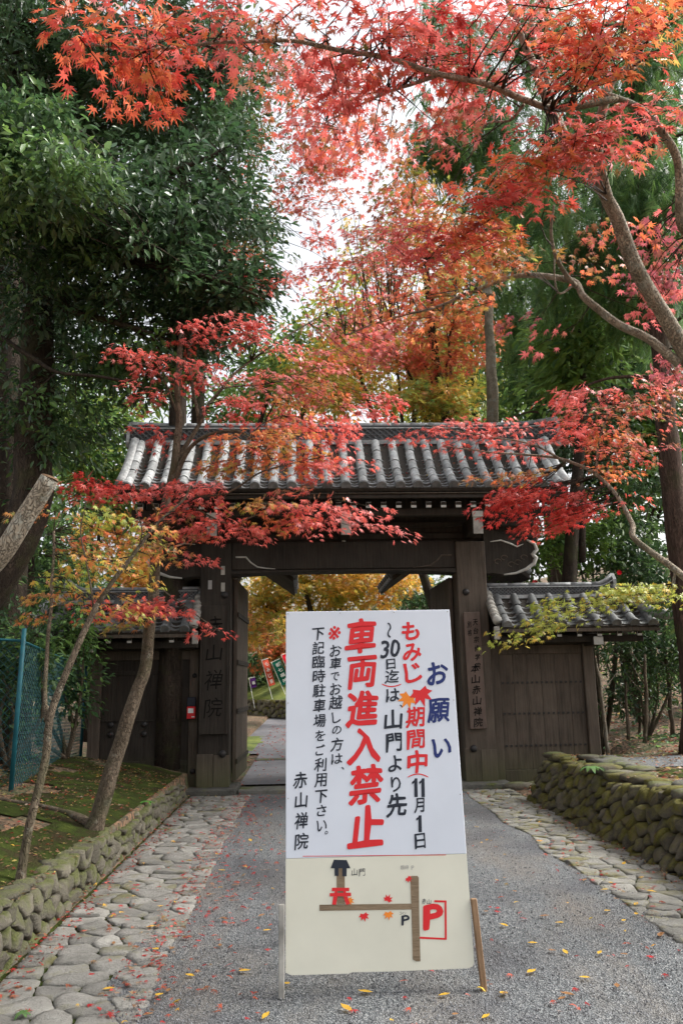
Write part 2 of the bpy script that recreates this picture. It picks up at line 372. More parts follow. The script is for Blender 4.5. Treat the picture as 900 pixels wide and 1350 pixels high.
def pillow(pl, depth, bulge, seed, rings=((1, -1.), (1., .0), (.94, .62), (.7, .95)), tl=.5):
    """outline in (a,b) raised along c; returns verts centred at 0"""
    cx, cy, o = pl; n = len(o); vs = []; fs = []
    tx, ty = R.uniform(-tl, tl), R.uniform(-tl, tl)
    for s, hgt_ in rings:
        for (x, y) in o:
            dx, dy = (x-cx)*s, (y-cy)*s
            h = -depth if hgt_ < 0 else bulge*hgt_
            if hgt_ > 0: h += (dx*tx+dy*ty)*.5*hgt_+noise.noise(Vector((dx*9+seed, dy*9, seed)))*bulge*.7
            vs.append((dx, dy, h))
    vs.append((0, 0, bulge*.97)); m = len(rings)
    for k in range(m-1):
        for i in range(n): fs.append((k*n+i, k*n+(i+1) % n, (k+1)*n+(i+1) % n, (k+1)*n+i))
    for i in range(n): fs.append(((m-1)*n+i, (m-1)*n+(i+1) % n, m*n))
    return cx, cy, vs, fs
def paving(name, rect, sx, sy, m, edge):
    par = empty(name, ((rect[0]+rect[2])/2, rect[1], 0), kind='structure')
    k = 0
    for poly in voronoi(poisson(rect, sx, sy), rect):
        pl = round_poly(poly, R.uniform(.002, .008), 20, .006)
        if not pl: continue
        poly2 = [(x+edge(x, y), y) for x, y in pl[2]]
        cx, cy, vs, fs = pillow((pl[0], pl[1], poly2), .04, R.uniform(.006, .02), k*1.7, ((1, -1.), (1., 0.), (.965, .85), (.6, .97)), .12)
        k += 1
        me = MB().add(vs, fs).mesh('paving_stone', m, True)
        link('paving_stone', me, par, M=locm(cx-par.location.x, cy-par.location.y, -.002))
    return par
paving('left_pavement', (WL+.06, 2.9, -.76, 11.42), .31, .2, M_FLAG, lambda x, y: .07*noise.noise(Vector((y*1.3, 0, 0))) if x > -1.0 else 0)
paving('right_pavement', (2.08, 4.2, WR+.02, 11.42), .30, .17, M_FLAGR, lambda x, y: .07*noise.noise(Vector((y*1.3, 9, 0))) if x < 2.3 else 0)
def stone_wall(name, label, a, b, hfun, sx, sz, m, bulge, batter, side, n=12):
    """stones on the vertical face from a to b (ground points); side = outward normal"""
    par = empty(name, (a[0], a[1], 0), label=label, cat='stone wall', kind='thing')
    A, B = Vector((a[0], a[1], 0)), Vector((b[0], b[1], 0)); L = (B-A).length; t = (B-A).normalized(); nrm = Vector((side[0], side[1], 0))
    hm = max(hfun(L*i/20) for i in range(21)); k = 0
    for poly in voronoi(poisson((0, -.04, L, hm), sx, sz, 5000), (0, -.06, L, hm)):
        pl = round_poly(poly, R.uniform(.004, .011), n, .009)
        if not pl: continue
        cx, cz, vs, fs = pillow(pl, .1, bulge*R.uniform(.7, 1.3), k*2.3); k += 1
        sc_ = hfun(cx)/hm
        W = []
        for (x, y, h) in vs:
            z = (cz+y)*sc_
            W.append(t*x + nrm*(h-batter*z/hm) + Vector((0, 0, z)))
        me = MB().add(W, fs if t.cross(Vector((0,0,1))).dot(nrm) > 0 else [f[::-1] for f in fs]).mesh('stone', m, True)
        link('stone', me, par, M=locm(*(t*cx)))
    return par
def boulder(sz, seed, n=2):
    import bmesh
    bm = bmesh.new(); bmesh.ops.create_icosphere(bm, subdivisions=n, radius=1)
    for v in bm.verts:
        p = v.co.copy(); d = 1+.5*noise.noise(p*1.3+Vector((seed*7.1, 0, 0)))+.22*noise.noise(p*3+Vector((0, seed, 0)))
        q = p*d; q.z = max(-.7, min(.72, q.z)); v.co = Vector((q.x*sz[0], q.y*sz[1], q.z*sz[2]))
    vs = [v.co.copy() for v in bm.verts]; fs = [tuple(q.index for q in f.verts) for f in bm.faces]; bm.free(); return vs, fs
lw = stone_wall('retaining_wall', 'low grey retaining wall of upright stones edging the moss mound beside the left paving', (WL, 3.0), (WL, 11.2), lambda s: .34-.018*s+.03*math.sin(s*2.3), .2, .2, M_STW, .03, .03, (1, 0), 18)
rw = stone_wall('retaining_wall', 'mossy brown dry stone retaining wall on the right of the road with rounded stones', (WR, 4.6), (WR, 10.4), lambda s: .5+.03*math.sin(s*3.1), .18, .16, M_STM, .055, .28, (-1, 0), 16)
# end face of the right wall
for poly in voronoi(poisson((0, -.04, 1.0, .52), .17, .15, 600), (0, -.05, 1.0, .52)):
    pl = round_poly(poly, .006, 12, .007)
    if pl:
        cx, cz, vs, fs = pillow(pl, .08, .05, cx if False else R.random()*50)
        me = MB().add([(x, h, y) for x, y, h in vs], [f[::-1] for f in fs]).mesh('stone', M_STM, True)
        link('stone', me, rw, M=locm(cx+.14+.28*cz/.5, 5.8, cz))
for i in range(34):
    y = 4.7+i*.175; s = (R.uniform(.1, .17), R.uniform(.1, .16), R.uniform(.05, .085))
    vs, fs = boulder(s, i+.3); me = MB().add(vs, fs).mesh('stone', M_STM if i % 3 else M_STW, True)
    link('stone', me, rw, M=locm(.33+R.uniform(-.03, .1), y-4.6, .5+R.uniform(-.01, .03)))
for i in range(26):
    y = 5.0+R.random()*5; s = (R.uniform(.08, .2), R.uniform(.08, .18), R.uniform(.04, .08))
    vs, fs = boulder(s, i+60.3); me = MB().add(vs, fs).mesh('stone', M_STW if i % 3 else M_ST, True)
    link('stone', me, rw, M=locm(.5+R.uniform(-.1, .35), y-4.6, .52+R.uniform(-.02, .03)))
for i in range(46):
    y = 3.1+i*.175; s = (R.uniform(.05, .09), R.uniform(.08, .13), R.uniform(.03, .05))
    vs, fs = boulder(s, i+120.3); me = MB().add(vs, fs).mesh('stone', M_STW, True)
    link('stone', me, lw, M=locm(-.09+R.uniform(-.03, .02), y-3, .31-.013*(y-3)+R.uniform(-.02, .02)))
# foundation stones and sills under the gate
stp = empty('stone_step', (.585, 11.6, 0), kind='structure')
for (x0, x1, y0, y1, z0, z1) in [(-1.66, -.95, 11.48, 12.35, -.05, .075), (-.93, .1, 11.5, 11.9, -.05, .06), (.12, 1.1, 11.5, 11.9, -.05, .06), (1.12, 2.1, 11.5, 11.9, -.05, .06), (2.12, 2.84, 11.48, 12.35, -.05, .075), (-1.0, 2.2, 16.4, 16.75, -.02, .02)]:
    MB().box((x0-.585, y0-11.6, z0), (x1-.585, y1-11.6, z1)).build('step_stone', M_ST, stp, bev=.015)
for i, (x, y, s, z) in enumerate([(-1.9, 11.45, .17, .05), (-2.25, 11.6, .2, .1), (-2.7, 11.55, .16, .2), (-1.72, 11.25, .12, .02), (-3.1, 11.7, .2, .28), (2.9, 11.5, .16, .02), (3.2, 11.55, .15, .02), (3.5, 11.5, .14, .02), (-3.3, 11.9, .28, .4)]):
    vs, fs = boulder((s*1.2, s*.8, s*.55), i+33.3); link('foundation_stone', MB().add(vs, fs).mesh('foundation_stone', M_STW, True), stp, M=locm(x-.585, y-11.6, z))
# far retaining wall at the foot of the moss bank
fw_ = empty('far_wall', (-2.74, 38.57, 0), label='low far stone wall under the bright moss bank behind the gate', cat='stone wall', kind='thing')
tdir = Vector((.5, -.866, 0)); nd = Vector((-.866, -.5, 0))
for poly in voronoi(poisson((-6, 0, 9, .8), .38, .3, 1500), (-6, 0, 9, .8)):
    pl = round_poly(poly, .015, 8, .01)
    if pl:
        cx, cz, vs, fs = pillow(pl, .2, .08, R.random()*40, ((1, -1.), (1., 0), (.8, .8)))
        link('stone', MB().add([tdir*x+nd*h+Vector((0, 0, y)) for x, y, h in vs], fs).mesh('stone', M_STM, True), fw_, M=locm(*(tdir*cx+nd*.03+Vector((0, 0, cz)))))

# ------------------------------------------------------------------ the main gate
GX, GY = .585, 11.97
gate = empty('temple_gate', (GX, GY, 0), label='large dark wooden temple gate with white grey tiled roof spanning the road', cat='gate')
def pl_(x, y, Y): v = P(x, y, Y); return v.x-GX, v.z
def gbox(name, a, b, m, par=None, bev=.012, **kw): return MB().box(a, b).build(name, m, par or gate, bev=bev, **kw)
def knob(par, x, y, z, r, m=None, name='iron_boss'):
    mb = MB(); vs = []; fs = []; n = 12
    for k, (rr, d) in enumerate([(1, 0), (1, .15), (.85, .4), (.5, .62), (.12, .7)]):
        for j in range(n): q = 2*math.pi*j/n; vs.append((math.cos(q)*r*rr, -d*r, math.sin(q)*r*rr))
    for k in range(4):
        for j in range(n): fs.append((k*n+j, k*n+(j+1) % n, (k+1)*n+(j+1) % n, (k+1)*n+j))
    fs.append(tuple(4*n+j for j in range(n)))
    return mb.add(vs, fs).build(name, m or M_IR, par, sm=True, M=locm(x, y, z))
for sx in (-1, 1):
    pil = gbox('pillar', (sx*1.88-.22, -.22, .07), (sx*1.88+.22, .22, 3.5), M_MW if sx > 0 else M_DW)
    gbox('base_board', (sx*1.88-.228, -.228, .075), (sx*1.88-.004, -.215, .52), M_MW, pil, .004); gbox('base_board', (sx*1.88+.004, -.228, .075), (sx*1.88+.228, -.215, .5), M_MW, pil, .004)
    for z in (2.72, .5): knob(pil, sx*1.88-(.1 if sx > 0 else -.13), -.235 if z < 1 else -.22, z+.02, .052)
    gbox('rear_post', (sx*1.88-.14, 1.75, .05), (sx*1.88+.14, 2.03, 3.1), M_DW)
    gbox('tie_beam', (sx*1.88-.07, .2, 2.6), (sx*1.88+.07, 1.8, 2.82), M_DW)
# lintel with carved corner brackets
lin = gbox('lintel', (-1.66, -.17, 3.11), (1.66, .17, 3.52), M_DW)
mb = MB(); mb.prism([(-1.66, 3.04), (-1.2, 3.065), (-.6, 3.08), (.6, 3.08), (1.2, 3.065), (1.66, 3.04), (1.66, 3.1), (-1.66, 3.1)], -.19, .19); mb.build('lintel_edge', M_DW, lin)
for sx in (-1, 1):
    c_ = [(sx*(1.52-.0*t), 0, 0) for t in (0,)]
    pts = [Vector((sx*x, -.176, z)) for x, z in [(1.6, 3.3), (1.45, 3.3), (1.38, 3.22), (1.28, 3.15), (1.15, 3.13), (1.02, 3.12)]]
    MB().tube(pts, [.012, .014, .012, .012, .009, .005], 5).build('carved_line', M_WE if sx < 0 else M_MW, lin)
    # scroll shaped beam nose outside the pillar
    out = [(2.1, 3.02), (2.22, 3.03), (2.38, 3.0), (2.56, 3.02), (2.72, 3.08), (2.84, 3.16), (2.88, 3.25), (2.83, 3.3), (2.9, 3.37), (2.87, 3.46), (2.76, 3.52), (2.6, 3.55), (2.42, 3.6), (2.25, 3.68), (2.1, 3.7)]
    poly = [(sx*x, z) for x, z in out]
    nose = MB().prism(poly if sx > 0 else poly[::-1], -.15, .15).build('beam_nose', M_DW, gate)
    e = [Vector((sx*x, -.15, z)) for x, z in out[2:11]]; ee = []
    for i in range(len(e)-1):
        for t in (0, .5): ee.append(e[i].lerp(e[i+1], t))
    ee.append(e[-1]); MB().tube(ee, [.012+.022*math.sin(math.pi*i/len(ee)) for i in range(len(ee))], 6).build('nose_edge', M_WE, nose, sm=True)
    pts = [Vector((sx*x, -.155, z)) for x, z in [(2.2, 3.5), (2.36, 3.52), (2.5, 3.47), (2.6, 3.42), (2.7, 3.46)]]
    MB().tube(pts, [.006, .012, .014, .012, .004], 5).build('carved_line', M_WE, nose)
    for q in range(5):
        cx, cz = 2.3+.1*q, 3.2+.06*math.sin(q*2.); pts = [Vector((sx*(cx+.05*math.cos(a)), -.152, cz+.035*math.sin(a))) for a in [i*.6 for i in range(9)]]
        MB().tube(pts, .008, 4).build('carving', M_MW, nose)
# upper frame
gbox('upper_wall', (-2.95, -.06, 3.52), (2.95, .06, 4.62), M_DW)
for z0, z1, y in ((3.56, 3.66, -.1), (3.74, 3.82, -.13)): gbox('cross_beam', (-2.9, y, z0), (2.9, y+.06, z1), M_DW)
for x in (-1.88, -.0, 1.88):
    b = gbox('bracket_arm', (x-.075, -.82, 3.56), (x+.075, .82, 3.78), M_DW)
    gbox('bracket_end', (x-.07, -.835, 3.5), (x+.07, -.822, 3.74), M_LEG, b, .006)
    gbox('bracket_end', (x-.077, -.85, 3.745), (x+.077, -.822, 3.83), M_WE, b, .004)
for s in (-1, 1): gbox('eave_purlin', (-3.02, s*.7-.06, 3.785), (3.02, s*.7+.06, 3.9), M_DW)
def slab(mb, x0, x1, y0, z0, y1, z1, th, m=0):
    d = Vector((0, y1-y0, z1-z0)).normalized(); n = Vector((0, -d.z, d.y)) * th
    if n.z < 0: n = -n
    vs = [(x, y, z) for x in (x0, x1) for y, z in ((y0, z0), (y1, z1), (y1+n.y, z1+n.z), (y0+n.y, z0+n.z))]
    return mb.add(vs, [(0, 1, 2, 3), (7, 6, 5, 4), (0, 4, 5, 1), (1, 5, 6, 2), (2, 6, 7, 3), (3, 7, 4, 0)], m)
raf = slab(MB(), -.036, .036, -.93, 3.9, 0, 4.42, .07); raf.box((-.037, -.945, 3.895), (.037, -.92, 3.975), 1)
rme = raf.mesh('rafter', [M_DW, M_WE])
for i in range(28): link('rafter', rme, gate, M=locm(-2.86+i*.212, 0, -.03))
EY, EZ, RY, RZ_ = -1.0, 4.16, -.1, 5.06
def roof_pt(s): return Vector((0, EY+(RY-EY)*s, EZ+(RZ_-EZ)*s-.07*math.sin(math.pi*s)))
roof = MB()
for s in (1, -1):
    for i in range(6):
        a, b = roof_pt(i/6), roof_pt((i+1)/6); slab(roof, -3.12, 3.12, a.y*s, a.z-.075, b.y*s, b.z-.075, .05)
roof = roof.build('roof', M_DW, gate)
gbox('fascia', (-3.14, EY-.03, 4.05), (3.14, EY+.03, 4.065), M_MW, roof, .006)
gbox('fascia', (-3.12, EY+.0, 3.99), (3.12, EY+.06, 4.048), M_DW, roof, .006)
for sx in (-1, 1):       # gable boards
    for s in (-1, 1):
        mb = MB(); top = [(roof_pt(i/8).y*s, roof_pt(i/8).z-.03) for i in range(9)]; bot = [(y, z-(.2+.05*math.sin(i/8*3.14))) for i, (y, z) in enumerate(top)]
        q = top+bot[::-1]; vs = [(sx*3.1, y, z) for y, z in q]+[(sx*3.16, y, z) for y, z in q]
        for i in range(8): k = 17-i; mb.add([vs[i], vs[i+1], vs[k-1], vs[k], vs[i+18], vs[i+19], vs[k+17], vs[k+18]], [(0, 1, 2, 3), (4, 5, 6, 7), (0, 1, 5, 4), (2, 3, 7, 6)])
        mb.build('gable_board', M_DW, roof)
def tile_meshes(pre, W, r, cl, pl, mr, mp):
    """round cover tile, pan tile, end disc; local +y runs up the slope, z is the normal"""
    mb = MB(); n = 8; vs = []
    for y, k in ((0, 1.025), (.018, 1.025), (.02, 1.), (cl, .985)):
        for j in range(n+1): q = math.pi*j/n; vs.append((math.cos(q)*r*k, y, math.sin(q)*r*k))
    fs = [(a*(n+1)+j, a*(n+1)+j+1, (a+1)*(n+1)+j+1, (a+1)*(n+1)+j) for a in range(3) for j in range(n)]; fs.append(tuple(range(n+1)))
    cov = mb.add(vs, fs).mesh(pre+'cover', mr, True)
    mb = MB(); n = 6; vs = []
    for y, dz in ((0.01, -.03), (0, .016), (pl*1.15, -.002)):
        for j in range(n+1): u = j/n*2-1; vs.append((u*W/2, y, dz+.045*u*u-.02))
    pan = mb.add(vs, [(a*(n+1)+j, a*(n+1)+j+1, (a+1)*(n+1)+j+1, (a+1)*(n+1)+j) for a in range(2) for j in range(n)]).mesh(pre+'pan', mp)
    mb = MB(); n = 14; vs = []
    for y, k in ((.05, 1.12), (0, 1.12), (-.004, .9), (.006, .82)):
        for j in range(n): q = 2*math.pi*j/n; vs.append((math.cos(q)*r*k, y, math.sin(q)*r*k))
    disc = mb.add(vs, [(a*n+j, a*n+(j+1) % n, (a+1)*n+(j+1) % n, (a+1)*n+j) for a in range(3) for j in range(n)]+[tuple(3*n+j for j in range(n))]).mesh(pre+'disc', mp)
    return cov, pan, disc
def slope_m(fn, s, x, lift=0, jit=.004):
    p = fn(s); d = (fn(s+.02)-fn(s-.02)).normalized(); n = Vector((1, 0, 0)).cross(d)
    m = Matrix(((1, 0, 0), tuple(d), tuple(n))).transposed().to_4x4(); m.translation = p+Vector((x+R.uniform(-jit, jit), 0, 0))+n*(lift+R.uniform(-jit, jit))
    return m @ Matrix.Rotation(R.uniform(-.02, .02), 4, 'Z')
cov, pan, disc = tile_meshes('tile_', .254, .066, .285, .115, M_TR, M_TP)
for k in range(25):
    x = -3.048+.254*k
    for i in range(5): link('cover_tile', cov, roof, M=slope_m(roof_pt, i/5, x, .018))
    link('end_tile', disc, roof, M=slope_m(roof_pt, 0, x, .022) @ locm(0, -.03, 0))
    if k < 24:
        for i in range(12): link('pan_tile', pan, roof, M=slope_m(roof_pt, i/12-.01, x+.127, 0.))
def back_tiles(mb, fn, x0, x1, W, r):
    n = int((x1-x0)/W*8); X = [x0+(x1-x0)*i/n for i in range(n+1)]
    vs = []
    for k in range(7):
        p = fn(k/6)
        for x in X:
            u = ((x-x0)/W) % 1; u = min(u, 1-u)*W; h = math.sqrt(max(0, r*r-u*u)); vs.append((x, -p.y, p.z+h*.7))
    mb.add(vs, [(k*(n+1)+i, (k+1)*(n+1)+i, (k+1)*(n+1)+i+1, k*(n+1)+i+1) for k in range(6) for i in range(n)]); return mb
back_tiles(MB(), roof_pt, -3.05, 3.05, .254, .066).build('rear_tiling', M_TP, roof, sm=True, kind='stuff')
def ridge(par, x0, x1, z0, h, y=0., curl0=0., curl1=0., hw=.12, yc=0.):
    """stacked ridge: eaves course, lattice band, two thin courses, round cap, end tiles"""
    L = x1-x0; n = 24
    def zc(x):
        u = (x-x0)/L; return curl0*max(0, 1-u/.14)**2+curl1*max(0, (u-.86)/.14)**2
    rd = empty('ridge', (0, 0, 0)); rd.parent = par
    def course(a, b, wd, name, m):
        mb = MB(); vs = []
        for i in range(n+1):
            x = x0+L*i/n; c = zc(x)*(a-z0)/h
            vs += [(x, y-wd, a+c), (x, y+wd, a+c), (x, y+wd*.96, b+c), (x, y-wd*.96, b+c)]
        fs = [(i*4+j, i*4+(j+1) % 4, i*4+4+(j+1) % 4, i*4+4+j) for i in range(n) for j in range(4)]+[(0, 1, 2, 3), (n*4+3, n*4+2, n*4+1, n*4)]
        return mb.add(vs, fs).build(name, m, rd)
    course(z0-.02, z0+.14*h, hw*1.22, 'ridge_course', M_RC); course(z0+.16*h, z0+.22*h, hw*1.12, 'ridge_course', M_RD)
    course(z0+.2*h, z0+.66*h, hw*.82, 'ridge_core', M_RD)
    course(z0+.66*h, z0+.72*h, hw*1.05, 'ridge_course', M_RC); course(z0+.75*h, z0+.8*h, hw*.98, 'ridge_course', M_RD)
    mb = MB(); k = int(L/(h*.26)); a, b = z0+.22*h, z0+.66*h
    for i in range(k):
        xa = x0+L*i/k; xb = xa+L/k
        for (p, q) in (((xa, a), (xb, (a+b)/2)), ((xb, a), (xa, (a+b)/2)), ((xa, (a+b)/2), (xb, b)), ((xb, (a+b)/2), (xa, b))):
            c = zc(xa)*.4; mb.tube([(p[0], y-hw*.86, p[1]+c), ((p[0]+q[0])/2, y-hw*.9, (p[1]+q[1])/2+c+.008), (q[0], y-hw*.86, q[1]+c)], h*.032, 3, cap=False)
    mb.build('ridge_lattice', M_LAT, rd)
    mb = MB(); seg = max(4, int(L/.28))
    pts = [(x0-.02+(L+.04)*i/(seg*3), y, z0+.86*h+zc(x0+L*i/(seg*3))) for i in range(seg*3+1)]
    for i in range(seg):
        MB().tube(pts[i*3:i*3+4], [h*.17, h*.155, h*.155, h*.152], 10).build('ridge_cap_tile', M_RC, rd, sm=True)
    for sx, xe in ((-1, x0), (1, x1)):
        c = zc(xe); mbx = MB()
        mbx.prism([(-.5, 0), (.5, 0), (.62, .18), (.45, .5), (.38, .85), (0, 1.12), (-.38, .85), (-.45, .5), (-.62, .18)], -.025, .025, fn=lambda v: (xe+sx*.03+v[1], y+v[0]*hw*2.1, z0-.05+v[2]*(h+c)*1.0))
        mbx.build('ridge_end_tile', M_RC, rd)
        MB().tube([(xe+sx*.05, y, z0+h*.35+c*.5), (xe+sx*.11, y, z0+h*.36+c*.5)], h*.16, 10).build('ridge_end_disc', M_RD, rd)
    return rd
ridge(gate, -3.22, 3.36, 5.06, .36, 0, .03, .1)
for sx in (-1, 1):       # verge rolls down the gable edge
    mb = MB()
    for s_ in (1, -1): mb.tube([Vector((sx*3.14, roof_pt(i/6).y*s_, roof_pt(i/6).z+.05)) for i in range(7)], .075, 8)
    mb.build('verge_roll', M_TR, roof, sm=True)
# rear porch roofs over the back posts
for sx in (-1, 1):
    rr = empty('rear_roof'); rr.parent = gate
    cx = sx*1.82
    mb = MB()
    for s in (-1, 1):
        a, b = Vector((cx+s*1.06, 0, 2.98)), Vector((cx, 0, 3.72)); 
        mb.add([(a.x, .25, a.z), (a.x, 2.35, a.z), (b.x, 2.35, b.z), (b.x, .25, b.z), (a.x, .25, a.z+.07), (a.x, 2.35, a.z+.07), (b.x, 2.35, b.z+.07), (b.x, .25, b.z+.07)], [(0, 1, 2, 3), (7, 6, 5, 4), (0, 4, 5, 1), (3, 2, 6, 7), (0, 3, 7, 4), (1, 5, 6, 2)])
    mb.build('roof_deck', M_DW, rr)
    for s in (-1, 1):
        for i in range(9):
            y = .35+i*.245; a, b = Vector((cx+s*1.1, y, 3.09)), Vector((cx, y, 3.84))
            MB().tube([a, a.lerp(b, .5), b], .055, 8).build('roof_tile', M_TD, rr, sm=True)
            for t in (0, 1):
                if i < 8: MB().box((min(a.x, a.x-s*.04), y+.03, 3.02), (max(a.x, a.x-s*.04), y+.21, 3.06)).build('pan_edge', M_WE if t else M_TD, rr) if t == 0 else None
    gbox('barge_board', (cx-.06, .25, 3.62), (cx+.06, 2.38, 3.98), M_RD, rr)
# open door leaves swung inwards
for sx in (-1, 1):
    leaf = empty('door_leaf', (sx*1.62, .12, 0)); leaf.parent = gate; leaf.rotation_euler = (0, 0, sx*.03)
    for i in range(6): MB().box((-.03, .02+i*.26, .12), (.03, .02+i*.26+.252, 3.0)).build('plank', M_MW, leaf, bev=.006)
    for z in (.35, 1.05, 1.75, 2.45): MB().box((-.05 if sx > 0 else .03, .0, z), (-.03 if sx > 0 else .05, 1.58, z+.07)).build('batten', M_DW, leaf, bev=.004)
MB().box((-1.575, 1.55, 1.0), (-1.555, 1.64, 1.5)).build('latch_plate', M_LEG, gate)
MB().tube([(0, -.1, 3.55), (0, -.1, 3.4)], .03, 8).build('ceiling_hook', M_WE, gate)

# ------------------------------------------------------------------ side gates
covw, panw, discw = tile_meshes('side_tile_', .262, .062, .26, .12, M_TD, M_TD)
def side_gate(sx, label):
    """wing wall with a low door; local +x runs away from the main pillar"""
    t = empty('side_gate', (GX+sx*2.1, 11.97, 0), label=label, cat='side gate')
    f = lambda x: sx*x
    def bx(name, x0, x1, y0, y1, z0, z1, m, par=t, bev=.008): 
        a, b = sorted((f(x0), f(x1))); return MB().box((a, y0, z0), (b, y1, z1)).build(name, m, par, bev=bev)
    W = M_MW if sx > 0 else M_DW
    bx('outer_post', 1.4, 1.56, -.09, .09, .0, 2.06, M_MW); bx('jamb', .02, .15, -.08, .08, .0, 1.97, M_MW)
    bx('head_beam', .0, 1.7, -.1, .1, 1.97, 2.12, M_DW); bx('sill', .15, 1.4, -.07, .07, .02, .2, M_MW)
    bx('head_rail', .15, 1.4, -.055, .05, 1.83, 1.965, M_MW)
    door = empty('door', (0, 0, 0)); door.parent = t
    n = 6
    for i in range(n): bx('plank', .155+i*1.24/n, .155+(i+1)*1.24/n-.002, -.03-.001*(i % 2), .02, .2, 1.83, W, door, .004)
    if sx > 0:
        for z in (1.42, .98, .53):
            mb = MB()
            for i in range(17):
                x = f(.2+i*.072)
                mb.box((x-.014, -.045, z-.014), (x+.014, -.03, z+.014))
            mb.build('nail_row', M_IR, door)
    else:
        for z, h in ((1.62, .06), (.97, .02), (.36, .07)): bx('batten', .16, 1.39, -.05, -.034, z, z+h, M_DW, door, .003)
        bx('stile', .26, .36, -.055, -.035, .2, 1.82, M_MW, door, .003); 
        for x in (.78, 1.25):
            for z in (.93, .8): knob(door, f(x), -.035, z, .045)
        knob(t, f(.08), -.08, .28, .04); knob(t, f(.08), -.08, 1.6, .035)
    ey, ez, ry, rz = -.62, 2.22, -.06, 2.68
    fn = lambda s: Vector((0, ey+(ry-ey)*s, ez+(rz-ez)*s-.04*math.sin(math.pi*s)))
    rf = MB(); X0, X1 = .02, 2.36
    for s in (1, -1):
        for i in range(4):
            a, b = fn(i/4), fn((i+1)/4); slab(rf, *sorted((f(X0), f(X1))), a.y*s, a.z-.07, b.y*s, b.z-.07, .045)
    rf = rf.build('roof', M_DW, t)
    bx('fascia', X0, X1+.0, ey-.01, ey+.04, 2.115, 2.165, M_MW, rf, .004)
    for i in range(8): 
        a, b = sorted((f(.34+i*.29-.03), f(.34+i*.29+.03)))
        mb = slab(MB(), a, b, -.56, 2.06, 0, 2.45, .05); mb.box((a-.001, -.575, 2.052), (b+.001, -.555, 2.112), 1); mb.build('rafter', [M_DW, M_WE], t)
    bx('eave_beam', .0, 2.2, -.4, -.32, 1.98, 2.08, M_DW); bx('bracket', 1.42, 1.56, -.52, -.1, 1.93, 2.04, M_DW); bx('bracket_end', 1.42, 1.56, -.54, -.522, 1.93, 2.05, M_WE)
    bx('upper_panel', .0, 1.6, -.03, .03, 2.12, 2.62, M_DW)
    for k in range(9):
        x = .16+.262*k
        for i in range(3): link('cover_tile', covw, rf, M=slope_m(fn, i/3, f(x), .016))
        link('end_tile', discw, rf, M=slope_m(fn, 0, f(x), .02) @ locm(0, -.03, 0))
        if k < 8:
            for i in range(6): link('pan_tile', panw, rf, M=slope_m(fn, i/6-.01, f(x+.131), 0))
    back_tiles(MB(), fn, *sorted((f(.16), f(2.256))), .262, .062).build('rear_tiling', M_TP, rf, sm=True, kind='stuff')
    x0, x1 = sorted((f(.06), f(1.95)))
    ridge(t, x0, x1, 2.67, .22, 0, .14 if sx < 0 else 0, .14 if sx > 0 else 0, .09)
    # descending corner roll at the outer end and pale verge at the inner end
    pts = [Vector((f(1.95), -.05, 2.78)), Vector((f(2.15), -.25, 2.6)), Vector((f(2.32), -.48, 2.4)), Vector((f(2.46), -.6, 2.34)), Vector((f(2.6), -.66, 2.37))]
    MB().tube(pts, [.07, .075, .075, .075, .08], 10).build('corner_roll', M_RC, rf, sm=True)
    MB().tube([Vector((f(2.3), y, 2.2)) for y in (-.6, 0., .6)], .05, 8).build('verge_roll', M_TD, rf, sm=True)
    for i in range(7):
        s = i/7; p = fn(s+.05); q = fn(s+.17)
        MB().tube([(f(.04), p.y, p.z+.05), (f(.03), q.y, q.z+.045)], [.07, .062], 8).build('verge_tile', M_LEG if i > 0 else M_WE, rf, sm=True)
    bx('verge_board', -.03, .05, ey-.03, ey+.02, 2.02, 2.2, M_LEG, rf)
    return t
side_gate(1, 'low tiled side gate to the right of the main gate with rows of nail heads')
side_gate(-1, 'low tiled side gate left of the main gate behind the leaning maple trunk')

# ------------------------------------------------------------------ text
def text_mesh(s, bold=0., res=3):
    c = bpy.data.curves.new('tmp', 'FONT'); c.body = s; c.resolution_u = res; c.offset = bold; c.align_x = 'LEFT'; c.fill_mode = 'FRONT'
    o = bpy.data.objects.new('tmp', c); C.objects.link(o); dg = bpy.context.evaluated_depsgraph_get()
    me = bpy.data.meshes.new_from_object(o.evaluated_get(dg)); bpy.data.objects.remove(o); bpy.data.curves.remove(c)
    v = [tuple(q.co) for q in me.vertices]; f = [tuple(p.vertices) for p in me.polygons]; bpy.data.meshes.remove(me)
    return v, f
def put_text(mb, s, O, U, V, w, h, bold=0., rot=0, m=0, shear=0., wob=0.):
    """glyph s centred at O, fitted in the box w x h metres, U right and V up in its plane"""
    v, f = text_mesh(s)
    if not v: return
    if rot: v = [(y, -x, z) for x, y, z in v]
    x0, x1 = min(a[0] for a in v), max(a[0] for a in v); y0, y1 = min(a[1] for a in v), max(a[1] for a in v)
    k = min(w/(x1-x0), h/(y1-y0)) if not (w and h and rot == 0 and False) else 1
    kx = w/(x1-x0) if w else k; ky = h/(y1-y0) if h else k
    out = []
    for x, y, z in v:
        a, b = (x-(x0+x1)/2)*kx*(1-bold*1.5), (y-(y0+y1)/2)*ky*(1-bold*1.5)
        a += wob*w*.06*math.sin(b/h*5+x0*9)+shear*b; b += wob*h*.04*math.sin(a/w*4+1)+.04*a
        out.append((a, b))
    Nv = U.cross(V); bd = bold*min(w, h)*.75
    offs = [(0, 0)] if bold < .005 else [(math.cos(q*.785)*bd, math.sin(q*.785)*bd) for q in range(8)]
    for i, (p, q) in enumerate(offs): mb.add([O+U*(a+p)+V*(b+q)+Nv*(.00009*i) for a, b in out], f, m)

